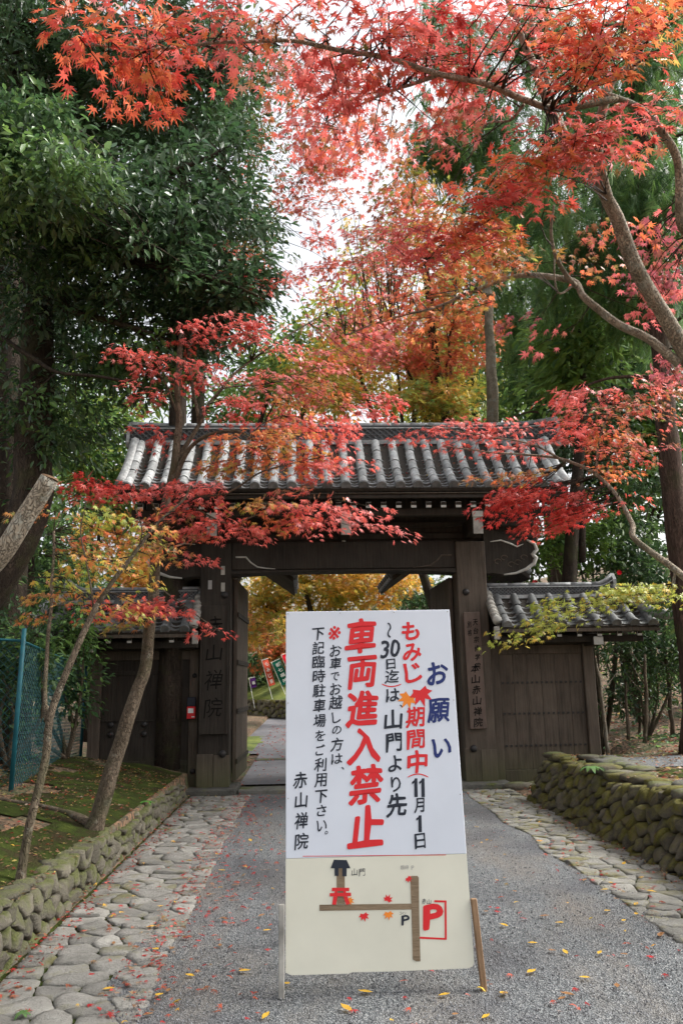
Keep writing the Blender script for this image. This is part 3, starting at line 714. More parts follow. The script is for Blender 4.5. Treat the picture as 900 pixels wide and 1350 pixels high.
# ------------------------------------------------------------------ standing sign
BL, TL = Vector((-.106, 4.25, .092)), Vector((-.11, 4.5, 1.85))
U_ = Vector((1, 0, 0)); V_ = (TL-BL).normalized(); V_.x = 0; V_.normalize(); Nn = U_.cross(V_); 
if Nn.y > 0: Nn = -Nn
BW, BH = .912, (TL-BL).length
sign = empty('notice_board', tuple(BL+U_*BW/2), label='tall white and cream A-frame notice board with red Japanese lettering standing on the gravel road', cat='sign')
SO = Vector(sign.location)
def S(u, v, d=0): return BL+U_*u+V_*v+Nn*d-SO
def px2uv(x, y):
    d = ray(x, y); o = Vector((0, 0, H)); t = (BL-o).dot(Nn)/d.dot(Nn); p = o+d*t-BL; return p.dot(U_), p.dot(V_), (o+d*t).dot(fw)-0*H
def sbox(name, u0, u1, v0, v1, d0, d1, m, bev=.002):
    vs = [S(u, v, d) for d in (d0, d1) for u, v in ((u0, v0), (u1, v0), (u1, v1), (u0, v1))]
    return MB().add(vs, [(3, 2, 1, 0), (4, 5, 6, 7), (0, 1, 5, 4), (1, 2, 6, 5), (2, 3, 7, 6), (3, 0, 4, 7)]).build(name, m, sign, bev=bev)
vs_split = px2uv(480, 1129)[1]
sbox('upper_panel', 0, BW, vs_split, BH, 0, .012, M_WHT); 
mb = MB(); cr = .03
poly = [(cr, 0), (.3, -.001), (.32, .004), (.5, .002), (BW-cr, .004), (BW-.008, .012), (BW, cr), (BW, vs_split-.0005), (0, vs_split-.0005), (0, .012)]
vs = [S(u, v, d) for d in (0, .0117) for u, v in poly]; k = len(poly)
mb.add(vs, [tuple(range(k)), tuple(range(k, 2*k))[::-1]]+[(i, (i+1) % k, (i+1) % k+k, i+k) for i in range(k)]).build('lower_panel', M_CRM, sign)
for u in (0.004, BW-.03): sbox('stile', u, u+.026, .05, BH-.002, -.03, -.001, M_LW)
for v in (.06, BH-.04): sbox('rail', .031, BW-.031, v, v+.03, -.03, -.002, M_LW)
for i, u in enumerate((-.034, BW+.004)):
    a, b = S(u, .31, 0), S(u, 0, 0); lo = Vector((b.x-(.0 if i == 0 else -.02), b.y-.01, -SO.z-.005)); wd = Vector((.028, 0, 0)); dp = Nn*.03
    vs = [lo, lo+wd, lo+wd+dp, lo+dp, a, a+wd, a+wd+dp, a+dp]
    MB().add(vs, [(0, 3, 2, 1), (4, 5, 6, 7), (0, 1, 5, 4), (1, 2, 6, 5), (2, 3, 7, 6), (3, 0, 4, 7)]).build('leg', M_LEG if i == 0 else M_LW, sign, bev=.003)
for u in (.02, BW-.05):
    a = S(u, BH-.25, -.035); lo = Vector((a.x, a.y+.62, -SO.z)); wd = Vector((.03, 0, 0)); dp = Vector((0, .03, 0))
    vs = [lo, lo+wd, lo+wd+dp, lo+dp, a, a+wd, a+wd+dp, a+dp]
    MB().add(vs, [(0, 3, 2, 1), (4, 5, 6, 7), (0, 1, 5, 4), (1, 2, 6, 5), (2, 3, 7, 6), (3, 0, 4, 7)]).build('rear_leg', M_LW, sign)
def lettering(items, m, z=(370, 800, 3.3333), lift=.0135, name='lettering'):
    for it in items:
        mb = MB(); s, x, y, w, h, bold = it[:6]; rot = it[6] if len(it) > 6 else 0
        u, v, dep = px2uv(z[0]+x/z[2], z[1]+y/z[2]); k = dep/F/z[2]
        put_text(mb, s, S(u, v, lift), U_, V_, w*k, h*k*1.02, bold, rot, wob=.8)
        mb.build(name, m, sign)
B1, B2, B3 = .045, .034, .022
def spoly_(pts):
    vs = [S(*px2uv(370+x/3.3333, 800+y/3.3333)[:2], .0135) for x, y in pts]
    return MB().add(vs, [tuple(range(len(vs)))[::-1]]).build('lettering', M_BLK, sign)
lettering([('車', 352, 133, 128, 142, B1), ('両', 356, 288, 122, 132, B1), ('進', 358, 450, 132, 140, B1), ('入', 368, 612, 140, 138, B1), ('禁', 372, 783, 138, 150, B1), ('止', 375, 965, 148, 152, B1)], M_RED)
lettering([('も', 567, 110, 76, 76, B1), ('み', 575, 203, 76, 72, B1), ('じ', 578, 292, 72, 82, B1), ('期', 590, 486, 78, 80, B2), ('間', 593, 583, 74, 74, B2), ('中', 597, 683, 84, 88, B1)], M_RED)
lettering([('※', 235, 118, 50, 56, B3)], M_RED)
lettering([('お', 685, 295, 84, 92, B1), ('願', 692, 457, 92, 94, B2), ('い', 704, 621, 78, 74, B1)], M_NVY)
lettering([('〜', 475, 106, 18, 66, B3, 1), ('30', 480, 187, 78, 72, B2), ('日', 483, 253, 38, 42, B2), ('迄', 487, 308, 58, 52, B3), ('は', 490, 390, 56, 52, B2), ('、', 527, 437, 12, 12, B2), ('山', 493, 497, 74, 76, B2), ('門', 497, 597, 66, 72, B2), ('よ', 500, 690, 56, 62, B2), ('り', 503, 780, 40, 60, B2), ('先', 508, 872, 84, 86, B2)], M_BLK)
lettering([('月', 607, 872, 42, 56, B2), ('日', 611, 1028, 44, 58, B2)], M_BLK)
lettering([('お', 240, 195, 46, 48, B3), ('車', 241, 250, 46, 46, B3), ('で', 238, 308, 34, 34, B3), ('お', 240, 363, 46, 48, B3), ('越', 241, 422, 54, 54, B3), ('し', 243, 488, 34, 44, B3), ('の', 245, 543, 38, 32, B3), ('方', 246, 606, 50, 52, B3), ('は', 246, 669, 46, 40, B3), ('、', 272, 710, 12, 12, B3)], M_BLK)
for x, y, h in ((588, 795, 82), (619, 795, 82), (606, 953, 74)):
    spoly_([(x-14, y-h*.3), (x-4, y-h*.4), (x-1, y-h*.5), (x+10, y-h*.5), (x+12, y+h*.5), (x-3, y+h*.5), (x-4, y-h*.27), (x-12, y-h*.17)])
col = '下記臨時駐車場をご利用下さい'
ys_ = [122, 183, 244, 307, 370, 436, 502, 568, 630, 695, 762, 834, 896, 962]
lettering([(c, 164+i*1.2, y, 50 if c not in 'をごさい' else 40, 52 if c not in 'をごさい' else 42, B3) for i, (c, y) in enumerate(zip(col, ys_))]+[('。', 200, 992, 13, 13, B3)], M_BLK)
lettering([('赤', 86, 763, 56, 62, B3), ('山', 90, 850, 50, 58, B3), ('禅', 91, 940, 54, 62, B3), ('院', 92, 1030, 54, 60, B3)], M_BLK)
def spoly(pts, m, name, z=(430, 1130, 5), lift=.0135):
    vs = [S(*px2uv(z[0]+x/z[2], z[1]+y/z[2])[:2], lift) for x, y in pts]
    return MB().add(vs, [tuple(range(len(vs)))[::-1]]).build(name, m, sign)
def arc(cx, cy, w, h, name='painted_arc'):
    a = [(cx-w/2+w*i/12, cy+h*math.sin(math.pi*i/12)+(2.5 if 0 < i < 12 else 0)) for i in range(13)]; b = [(x, cy+h*math.sin(math.pi*i/12)-(2.5 if 0 < i < 12 else 0)) for i, (x, y) in enumerate(a)][::-1]
    spoly(a+b, M_RED, name, (370, 800, 3.3333))
arc(485, 340, 90, 12); arc(601, 750, 96, -15)
def lobes(cx, cy, r, rot, k=7):
    angs = [-128, -82, -40, 0, 40, 82, 128]; ln = [.6, .85, 1., 1.1, 1., .85, .6]; pts = []
    for i, (a, l) in enumerate(zip(angs, ln)):
        q = math.radians(a)+rot; pts.append((cx+math.sin(q)*r*l, cy-math.cos(q)*r*l))
        if i < 6: q2 = math.radians((a+angs[i+1])/2)+rot; pts.append((cx+math.sin(q2)*r*.52, cy-math.cos(q2)*r*.52))
    q = math.pi+rot; pts.append((cx+math.sin(q)*r*.15, cy-math.cos(q)*r*.15)); return pts
spoly(lobes(558, 400, 50, -2.6), M_ORG, 'painted_leaf', (370, 800, 3.3333), .0133); spoly(lobes(612, 378, 62, 2.85), M_RED, 'painted_leaf', (370, 800, 3.3333), .0137)
for x, y, r, q, m in ((536, 138, 30, 2.4, M_RED), (402, 280, 38, .4, M_RED), (406, 370, 42, 3.0, M_ORG), (245, 380, 42, 2.9, M_RED), (150, 284, 34, 2., M_ORG)): spoly(lobes(x, y, r, q), m, 'painted_leaf', lift=.0143)
spoly([(-45, 312), (560, 304), (560, 343), (-45, 352)], M_BRN, 'road_strip', lift=.0131)
spoly([(66, 72), (120, 72), (122, 308), (70, 308)], M_BRN, 'road_strip', lift=.0132)
spoly([(550, 132), (560, 122), (598, 122), (606, 134), (610, 400), (617, 684), (590, 684), (567, 672), (560, 400)], M_BRN, 'road_strip', lift=.0136)
spoly([(50, 16), (133, 18), (158, 72), (133, 72), (133, 125), (105, 125), (105, 72), (80, 72), (80, 122), (54, 122), (54, 72), (28, 72)], M_BLK, 'gate_icon', lift=.014)
for pts in ([(36, 200), (150, 200), (150, 222), (36, 222)], [(22, 235), (162, 232), (162, 255), (22, 257)], [(46, 257), (72, 257), (64, 312), (38, 310)], [(112, 257), (138, 257), (156, 306), (130, 312)], [(55, 222), (72, 222), (70, 236), (53, 236)], [(112, 222), (128, 222), (130, 234), (113, 234)]): spoly(pts, M_RED, 'torii_icon', lift=.0146)
for pts in ([(708, 282), (788, 284), (788, 297), (708, 295)], [(775, 297), (788, 297), (790, 542), (777, 542)], [(612, 522), (777, 530), (777, 542), (612, 535)]): spoly(pts, M_RED, 'red_outline')
zz = (430, 1130, 5)
lettering([('P', 700, 391, 120, 138, .09)], M_RED, zz); lettering([('P', 519, 413, 48, 54, .05)], M_BLK, zz)
lettering([('山', 185, 97, 34, 38, 0.), ('門', 235, 99, 36, 40, 0.), ('コ', 487, 368, 12, 14, 0), ('イ', 501, 368, 12, 14, 0), ('ン', 515, 368, 12, 14, 0), ('赤', 640, 290, 26, 30, 0), ('山', 673, 292, 26, 26, 0)], M_BLK, zz)
lettering([('臨', 500, 66, 22, 24, 0), ('時', 528, 66, 22, 24, 0), ('P', 566, 68, 16, 22, 0)], M_GRY, zz)
a, b = px2uv(399, 1129), px2uv(587, 1127)
MB().add([S(a[0], a[1], .0135), S(b[0], b[1]-.001, .0135), S(b[0], b[1]+.002, .0135), S(a[0], a[1]+.003, .0135)], [(0, 1, 2, 3)]).build('red_line', M_RED, sign)
for u in (.012, BW-.012, .3, .6):
    for v in (BH-.012, BH*.72, BH*.45):
        if u in (.3, .6) and v < BH-.02: continue
        p = S(u, v, .0125); MB().tube([p, p+Nn*.002], .003, 6).build('pin', M_GRY, sign)

# ------------------------------------------------------------------ boards and small things on the gate
def name_board(x0, x1, z0, z1, tilt, label, chars, m, cols):
    Y = 11.97-.27
    t = empty('name_board', ((x0+x1)/2, Y, z0), label=label, cat='name board'); w = (x1-x0)/2; h = z1-z0
    MB().box((-w, -.02, 0), (w, .015, h)).build('board', m, t, bev=.006); t.rotation_euler = (0, tilt, 0)
    if cols == 0:
        for a in (-w-.0, w-.02): MB().box((a, -.032, 0), (a+.02, -.021, h)).build('edge_strip', m, t)
    mb = MB()
    for s, cx, cz, sw, sh in chars: put_text(mb, s, Vector((cx, -.0225 if cols else -.0225, cz)), Vector((1, 0, 0)), Vector((0, 0, 1)), sw, sh, .02 if cols else 0, wob=1.)
    mb.build('lettering', M_INK, t)
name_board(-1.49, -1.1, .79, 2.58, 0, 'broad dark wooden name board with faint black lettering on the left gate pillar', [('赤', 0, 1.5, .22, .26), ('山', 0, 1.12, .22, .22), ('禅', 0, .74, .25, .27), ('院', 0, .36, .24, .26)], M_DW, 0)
rb = '天台宗修学院'
name_board(2.32, 2.56, .79, 2.44, -.012, 'narrow weathered brown name board with brush lettering on the right gate pillar', [(c, .045, 1.5-i*.125, .075, .09) for i, c in enumerate('天台宗修学院')]+[(c, -.045, 1.47-i*.12, .06, .09) for i, c in enumerate('別格')]+[(c, 0, .84-i*.15, .12, .12) for i, c in enumerate('本山赤山禅院')], M_BW, 1)
t = empty('alarm_box', (-1.62, 11.84, 1.0), label='small red and black post box on the post left of the gate', cat='box')
MB().box((-.06, -.05, 0), (.06, .02, .17)).build('red_box', M_RED, t, bev=.006); MB().box((-.06, -.04, .175), (.06, .02, .3)).build('black_box', M_BLK, t, bev=.006)
MB().box((-.042, -.0535, .08), (.035, -.051, .145)).build('white_label', M_PWH, t); MB().box((.01, -.0535, .02), (.05, -.051, .035)).build('white_label', M_PWH, t)
for i, (x, y, lb) in enumerate([(294, 752, 'upper white paper slip high on the left gate pillar'), (294, 774, 'lower white paper slip high on the left gate pillar'), (277, 771, 'grey paper slip left of the two white slips on the gate pillar')]):
    p = P(x, y, 11.745); o = MB().box((-.028, -.003, -.065), (.028, 0, .065)).build('paper_slip', M_LEG if i < 2 else M_GRY, M=locm(*p)); tag(o, lb, 'paper slip', 'paper slips on the left pillar')
p = P(218, 1015, 11.86); o = MB().tube([(0, 0, -.07), (0, 0, .02), (0, 0, .03), (0, 0, .07)], [.022, .022, .01, .009], 10).build('white_bottle', M_PWH, M=locm(*p)); tag(o, 'tiny white bottle standing on the sill of the left side gate', 'bottle')
# festival banners beyond the gate
for i, (x, y, hpx, wpx, lean, lb, chs) in enumerate([(351, 886, 40, 10, .28, 'leaning red banner with white characters beyond the open gate', 'もみじ祭'), (369, 885, 38, 14, .42, 'leaning green banner with white characters beside the sign edge', '都七福神'), (327, 900, 14, 9, .2, 'small purple banner with a white mark low behind the gate door', '福'), (381, 876, 38, 13, .4, 'crimson banner almost hidden behind the notice board', '都七福神')]):
    Y = 37.; p = P(x+8, y, Y); k = 1.02*Y/F; h, wd = hpx*k*.82, wpx*k*.8
    t = empty('banner', (p.x, p.y, p.z-h/2), label=lb, cat='banner', group='festival banners beyond the gate')
    t.rotation_euler = (0, -lean, .2)
    mb = MB(); n = 8; vs = []
    for j in range(n+1):
        for a in (-.5, .5): vs.append((a*wd, .05*math.sin(j*.9+a*2), h*j/n))
    vs2 = [(x_, y_+.01, z_) for x_, y_, z_ in vs]; fs = [(2*j, 2*j+1, 2*j+3, 2*j+2) for j in range(n)]
    mb.add(vs+vs2, fs+[tuple(q+18 for q in f[::-1]) for f in fs]).build('cloth', M_BAN[i], t, sm=True)
    MB().tube([(-.5*wd-.02, 0, -.9), (-.5*wd-.02, 0, h+.05)], .015, 6).build('pole', M_PWH, t); MB().tube([(-.5*wd-.02, 0, h+.03), (.5*wd, 0, h+.03)], .012, 5).build('crossbar', M_PWH, t)
    mb = MB()
    for j, c in enumerate(chs): put_text(mb, c, Vector((0, -.09, h*(1-(j+.7)/(len(chs)+.4)))), Vector((1, 0, 0)), Vector((0, 0, 1)), wd*.55, h/(len(chs)+1.2)*.8, .03)
    mb.build('lettering', M_PWH, t)
# ------------------------------------------------------------------ teal mesh fence on the left
fen = empty('mesh_fence', (-2.75, 8.2, .4), label='teal wire mesh fence on green posts at the left edge beyond the moss', cat='fence')
fo = Vector(fen.location)
def gp(x, y): return Vector((x, y, hgt(x, y)))
line = [(-5.6, 7.3), (-2.82, 8.2), (-3.35, 12.6)]
for i, (x, y) in enumerate(line):
    b = gp(x, y); tp = 1.55 if i < 2 else 1.45
    MB().tube([b-fo-Vector((0, 0, .1)), b-fo+Vector((.03, 0, tp))], .024, 8).build('post', M_TEAL, fen, sm=True)
for i in range(2):
    a, b = gp(*line[i]), gp(*line[i+1]); L = (b-a).length; d = (b-a)/L; mb = MB(); hh = 1.4
    MB().tube([a-fo+Vector((0, 0, 1.43)), b-fo+Vector((0, 0, 1.43))], .014, 5).build('top_rail', M_TEAL, fen)
    st = .085; n = int(L/st)
    for j in range(-int(hh/st), n):
        for sgn in (1, -1):
            x0 = j*st; t0 = max(0, -x0/hh); t1 = min(1, (L-x0)/hh)
            if t1 <= t0: continue
            za, zb = (t0*hh, t1*hh) if sgn > 0 else (hh-t0*hh, hh-t1*hh)
            p = a-fo+d*(x0+t0*hh)+Vector((0, 0, za+.03)); q = a-fo+d*(x0+t1*hh)+Vector((0, 0, zb+.03)); mb.tube([p, q], .0028, 3, cap=False)
    mb.build('wire_mesh', M_TNET, fen)

# ------------------------------------------------------------------ foliage
def tmpl_maple(far=False):
    angs = [-112, -62, -22, 22, 62, 112][:] if False else [-125, -82, -40, 0, 40, 82, 125]; ln = [.42, .72, .92, 1., .92, .72, .42]
    if far: angs, ln = [-85, -35, 0, 35, 85], [.75, .95, 1., .95, .75]
    v = [(0, 0, 0)]; notch = []
    n = len(angs)
    for i, (a, l) in enumerate(zip(angs, ln)):
        q = math.radians(a); v.append((math.sin(q)*l, math.cos(q)*l*1., -.16*l*l))
    edges = [angs[0]-28]+[(angs[i]+angs[i+1])/2 for i in range(n-1)]+[angs[-1]+28]
    for i, a in enumerate(edges): q = math.radians(a); r = .3 if 0 < i < n else .12; v.append((math.sin(q)*r, math.cos(q)*r, .02))
    f = []
    for i in range(n): a, b = n+1+i, n+2+i; f += [(0, b, i+1), (0, i+1, a)]
    return np.array(v)-np.array((0, .35, 0)), np.array(f)
def tmpl_broad(w=.2):
    v = [(0, -.5, 0), (-w, -.12, .05), (-w*.8, .2, .04), (0, .52, -.06), (w*.8, .2, .04), (w, -.12, .05), (0, 0, -.01)]
    return np.array(v), np.array([(6, 1, 0), (6, 2, 1), (6, 3, 2), (6, 4, 3), (6, 5, 4), (6, 0, 5)])
def tmpl_small():
    v = [(0, -.5, 0), (-.26, 0, .05), (0, .5, -.05), (.26, 0, .05)]; return np.array(v), np.array([(0, 2, 1), (0, 3, 2)])
def tmpl_spray(n=9):
    v = []; f = []; r = random.Random(3)
    for i in range(n):
        t = i/n; y = -.5+t; z = -.25*t*t
        for s in (-1, 1):
            l = .34*(1-t*.6)*r.uniform(.7, 1.2); k = len(v)
            v += [(s*.0, y-.03, z), (s*.01, y+.05, z), (s*l, y+.22+r.uniform(0, .1), z-.12*r.random()-.05)]; f.append((k, k+1, k+2))
    k = len(v); v += [(-.02, -.5, 0), (.02, -.5, 0), (0, .6, -.3)]; f.append((k, k+1, k+2)); return np.array(v), np.array(f)
T_MAP, T_MAPF, T_BRD, T_SML, T_SPR = tmpl_maple(), tmpl_maple(True), tmpl_broad(), tmpl_small(), tmpl_spray()
def frames(tip, nrm):
    t = tip/np.linalg.norm(tip, axis=1, keepdims=True); s = np.cross(t, nrm); s /= np.linalg.norm(s, axis=1, keepdims=True)+1e-9; n = np.cross(s, t)
    return s, t, n
def leaf_mesh(name, T, pos, tip, nrm, size, col, m):
    v, f = T; n = len(pos); s, t, nn = frames(tip, nrm)
    if n > 1: s = s*NR.uniform(.72, 1.08, (n, 1)); nn = nn*NR.uniform(-.3, 3.2, (n, 1))
    W = pos[:, None]+size[:, None, None]*(v[None, :, 0:1]*s[:, None]+v[None, :, 1:2]*t[:, None]+v[None, :, 2:3]*nn[:, None])
    me = bpy.data.meshes.new(name); k, q = len(v), len(f)
    me.vertices.add(n*k); me.vertices.foreach_set('co', W.reshape(-1).astype(np.float32))
    F_ = (f[None]+(np.arange(n)*k)[:, None, None]).reshape(-1)
    me.loops.add(n*q*3); me.loops.foreach_set('vertex_index', F_.astype(np.int32))
    me.polygons.add(n*q); me.polygons.foreach_set('loop_start', np.arange(0, n*q*3, 3, dtype=np.int32))
    me.materials.append(m)
    a = me.attributes.new('col', 'FLOAT_COLOR', 'POINT'); c = np.ones((n, k, 4), np.float32); c[:, :, :3] = col[:, None]
    a.data.foreach_set('color', c.reshape(-1)); me.update(); me.validate(); return me
def pick(pal, n, var=.18, cl=None):
    """palette [(weight, rgb)...] with clumped choice"""
    w_ = np.array([p[0] for p in pal], float); w_ /= w_.sum(); C_ = np.array([p[1] for p in pal])
    i = NR.choice(len(pal), n, p=w_)
    return np.clip(C_[i]*(1+NR.normal(0, var, (n, 1)))*(1+NR.normal(0, var*.3, (n, 3))), .004, .95)
def singles(par, T, m, L, count, name='leaf'):
    """the leaves that show largest become objects of their own; returns the mask of the others"""
    pos, tip, nrm, size, col = L
    x, y, z = proj(pos); ok = (x > 5) & (x < 895) & (y > 5) & (y < 1345) & (z > .3)
    key = np.where(ok, size/np.maximum(z, .1), 0); idx = np.argsort(-key)[:count]; idx = idx[key[idx] > 0]
    s, t, n = frames(tip[idx], nrm[idx]); mask = np.ones(len(pos), bool); mask[idx] = False
    if len(idx) == 0: return mask
    ks = 10; cen = col[idx][NR.choice(len(idx), ks)]; meshes = [leaf_mesh(name, T, np.zeros((1, 3)), np.array([[0, 1., 0]]), np.array([[0, 0, 1.]]), np.ones(1), c[None], m) for c in cen]
    for j, i in enumerate(idx):
        k = int(np.argmin(((cen-col[i])**2).sum(1))); M_ = Matrix(((s[j][0], t[j][0], n[j][0], 0), (s[j][1], t[j][1], n[j][1], 0), (s[j][2], t[j][2], n[j][2], 0), (0, 0, 0, 1)))
        # leaf_mesh builds the single leaf in the frame side=(1,0,0), tip=(0,1,0)
        q = (Matrix.Translation(Vector(pos[i])-par.location) @ M_ @ Matrix.Scale(float(size[i]), 4)); link(name, meshes[k], par, M=q)
    return mask
def crown(par, T, m, L, name='crown', single=0, kind='stuff'):
    L = [np.asarray(a) for a in L]; org = np.array(par.location)
    if single: k = singles(par, T, m, L, single); L = [a[k] for a in L]
    me = leaf_mesh(name, T, L[0]-org, *L[1:], m); return link(name, me, par, kind=kind)
def cat_(Ls): return [np.concatenate([l[i] for l in Ls]) for i in range(5)]
def unit(n): v = NR.normal(size=(n, 3)); return v/np.linalg.norm(v, axis=1, keepdims=True)

class Tree:
    def __init__(s, name, label, cat, loc, bark, group=None):
        s.e = empty(name, loc, label=label, cat=cat, group=group); s.loc = Vector(loc); s.bark = bark; s.samp = []; s.L = []; s.tw = MB()
    def limb(s, pts, r0, r1, name='branch', n=8, sub=5, wob=.02, root=False):
        """pts world points -> smooth tapered tube"""
        P_ = [Vector(p) for p in pts]; P_ = [P_[0]*2-P_[1]]+P_+[P_[-1]*2-P_[-2]]; out = []
        for i in range(1, len(P_)-2):
            a, b, c, d = P_[i-1:i+3]
            for k in range(sub):
                t = k/sub; out.append(.5*((2*b)+(c-a)*t+(2*a-5*b+4*c-d)*t*t+(3*b-a-3*c+d)*t*t*t))
        out.append(P_[-2]); m = len(out)
        out = [p+Vector((noise.noise(p*3+Vector((9, 0, 0))), noise.noise(p*3), noise.noise(p*3+Vector((0, 7, 0)))*.5))*wob for p in out]
        rad = [(r0+(r1-r0)*i/(m-1))*(1+.07*noise.noise(out[i]*2.3)) for i in range(m)]
        if root: rad[0] *= 1.45; rad[1] *= 1.15
        MB().tube([p-s.loc for p in out], rad, n).build(name, s.bark, s.e, sm=True)
        for i, p in enumerate(out): s.samp.append((p, rad[i]))
        return out
    def px(s, pts, r0, r1, **k): return s.limb([P(x, y, Y) for x, y, Y in pts], r0, r1, **k)
    def near(s, p, far=.75):
        b = min(s.samp, key=lambda q: (q[0]-p).length_squared+3*(q[0].z-p.z)**2) if s.samp else None
        return b if b and (b[0]-p).length < far else None
    def twig(s, p, q, r=.006, sag=.1, n=3):
        m = p.lerp(q, .5)+Vector((R.uniform(-1, 1), R.uniform(-1, 1), R.uniform(.2, 1)))*(q-p).length*sag
        s.tw.tube([a-s.loc for a in (p, p.lerp(m, .6), m.lerp(q, .4), q)], [r, r*.8, r*.55, r*.3], n, cap=False)
    def maple(s, regs, leaf=.055, T=None, per=26, sprl=.42):
        """regs: (px, py, Y, rx, ry, ry_depth, sprays, palette[, drop])"""
        for g in regs:
            x, y, Y, rx, ry, dY, n, pal = g[:8]; drop = g[8] if len(g) > 8 else .35
            c = P(x, y, Y); k = Y/F
            for _ in range(n):
                while 1:
                    a, b, d = R.uniform(-1, 1), R.uniform(-1, 1), R.uniform(-1, 1)
                    if a*a+b*b+d*d < 1: break
                o = c+Vector((a*rx*k, d*dY, b*ry*k)); nb = s.near(o, 1.25)
                lk = nb
                if not nb: nb = s.near(o, 9.)
                if nb: 
                    dr = (o-nb[0]); dr.z *= .3
                    if dr.length < .05: dr = Vector((R.uniform(-1, 1), R.uniform(-1, 1), 0))
                else: dr = Vector((R.uniform(-1, 1), R.uniform(-1, 1), 0))
                dr.normalize(); az = math.atan2(dr.y, dr.x)+R.gauss(0, .5); Ls = sprl*R.uniform(.6, 1.3); w_ = Vector((math.cos(az), math.sin(az), 0)); sd_ = Vector((-w_.y, w_.x, 0))
                st = o-w_*Ls*.4
                end = o+w_*Ls*.6-Vector((0, 0, drop*Ls*.5))
                if lk: s.twig(nb[0], st, min(.007, nb[1]*.7), .08)
                s.twig(st, end, .004, .05)
                kk = int(per*R.uniform(.7, 1.3)); u = NR.random(kk)**.8; v = NR.uniform(-1, 1, kk)*(.12+.42*np.sin(np.pi*np.clip(u*.85+.1, 0, 1)))
                W, Sd = np.array(w_), np.array(sd_); pos = np.array(st)[None]+W*(u*Ls)[:, None]+Sd*(v*Ls)[:, None]
                pos[:, 2] += -drop*Ls*.6*u*u-abs(v)*Ls*.22+NR.normal(0, .018, kk)
                tip = W*(.7+u)[:, None]+Sd*(v*2.2)[:, None]+NR.normal(0, .3, (kk, 3)); tip[:, 2] -= NR.uniform(.3, 1.3, kk)
                nrm = NR.normal(0, .45, (kk, 3))+np.array((0, -.25, 1.))
                base = pick(pal, 1, .1)[0]; col = pick(pal, kk, .16)*.55+base*.45*(1+NR.normal(0, .1, (kk, 1)))
                s.L.append([pos, tip, nrm, leaf*NR.uniform(.7, 1.25, kk), np.clip(col, .004, .95)])
    def blobs(s, regs, leaf, clump=.28, per=22, tipdn=.4, twigs=True, spread=1., keep=None):
        """regs: (px, py, Y, rx, ry, depth, clumps, palette): leaf clumps through an ellipsoid"""
        for g in regs:
            x, y, Y, rx, ry, dY, n, pal = g[:8]; c = P(x, y, Y); k = Y/F
            for _ in range(n):
                d = Vector(unit(1)[0])*R.random()**.5*(R.uniform(1.05, 1.45) if R.random() < .16 else 1); o = c+Vector((d.x*rx*k, d.y*dY, d.z*ry*k))
                nb = s.near(o, 2.5) if twigs else None
                if nb and R.random() < .7: s.twig(nb[0], o, .008, .06)
                kk = int(per*R.uniform(.6, 1.4)); r = unit(kk)*(NR.random((kk, 1))**.5)*clump*np.array((1, 1, .62))
                pos = np.array(o)+r; out = r/clump+np.array((d.x, d.y, 0))*.5; tip = out+NR.normal(0, .35, (kk, 3)); tip[:, 2] -= tipdn
                nrm = NR.normal(0, .5, (kk, 3))+np.array((0, -.2, 1.)); b = pick(pal, 1, .12)[0]
                s.L.append([pos, tip, nrm, leaf*NR.uniform(.65, 1.3, kk), np.clip(pick(pal, kk, .2)*.55+b*.45, .004, .95)])
    def done(s, T, m, single=0, name='crown'):
        if s.tw.v: s.tw.build('twigs', M_DBARK, s.e, kind='stuff')
        if s.L: crown(s.e, T, m, cat_(s.L), name, single)
        return s

RED = (.62, .05, .04); RED2 = (.7, .11, .075); PINK = (.68, .17, .15); PNK2 = (.74, .3, .28); ORG = (.72, .2, .06); OR2 = (.76, .33, .1)
YEL = (.75, .45, .06); YG = (.42, .46, .075); OLV = (.17, .18, .04); BRN = (.26, .11, .05); DRD = (.36, .015, .02); MAU = (.36, .09, .11)
DG = (.04, .082, .036); MG = (.07, .14, .05); LG = (.17, .29, .07); BG = (.1, .155, .1)
p_top = [(4, RED2), (3, ORG), (2, RED), (1, OR2)]; p_pink = [(4, PINK), (3, RED2), (2, PNK2), (1, OLV), (1, ORG)]
p_mix = [(3, PINK), (2, BRN), (2, OLV), (2, RED2), (1, ORG)]; p_red = [(5, RED), (2, RED2), (1, DRD)]; p_pr = [(4, PINK), (3, RED2), (1, RED)]
p_or = [(4, ORG), (3, RED2), (2, OR2), (1, OLV), (1, YG)]; p_org = [(3, ORG), (2, OLV), (2, YG), (2, BRN)]; p_yg = [(5, YG), (2, (.28, .33, .06)), (1, YEL)]
p_yel = [(5, YEL), (2, OR2), (1, YG)]; p_dk = [(4, DG), (3, MG), (1, BG)]; p_dk2 = [(3, DG), (4, MG), (2, LG)]; p_lg = [(4, LG), (2, MG), (2, (.17, .27, .05))]
p_cons = [(3, (.06, .14, .05)), (3, (.12, .23, .07)), (3, (.2, .32, .09))]; p_mau = [(3, MAU), (2, PINK), (1, BRN)]
p_yo = [(3, OR2), (3, YEL), (2, ORG), (1, OLV)]; p_olive = [(3, OLV), (3, MG), (2, (.12, .16, .05)), (1, BRN)]

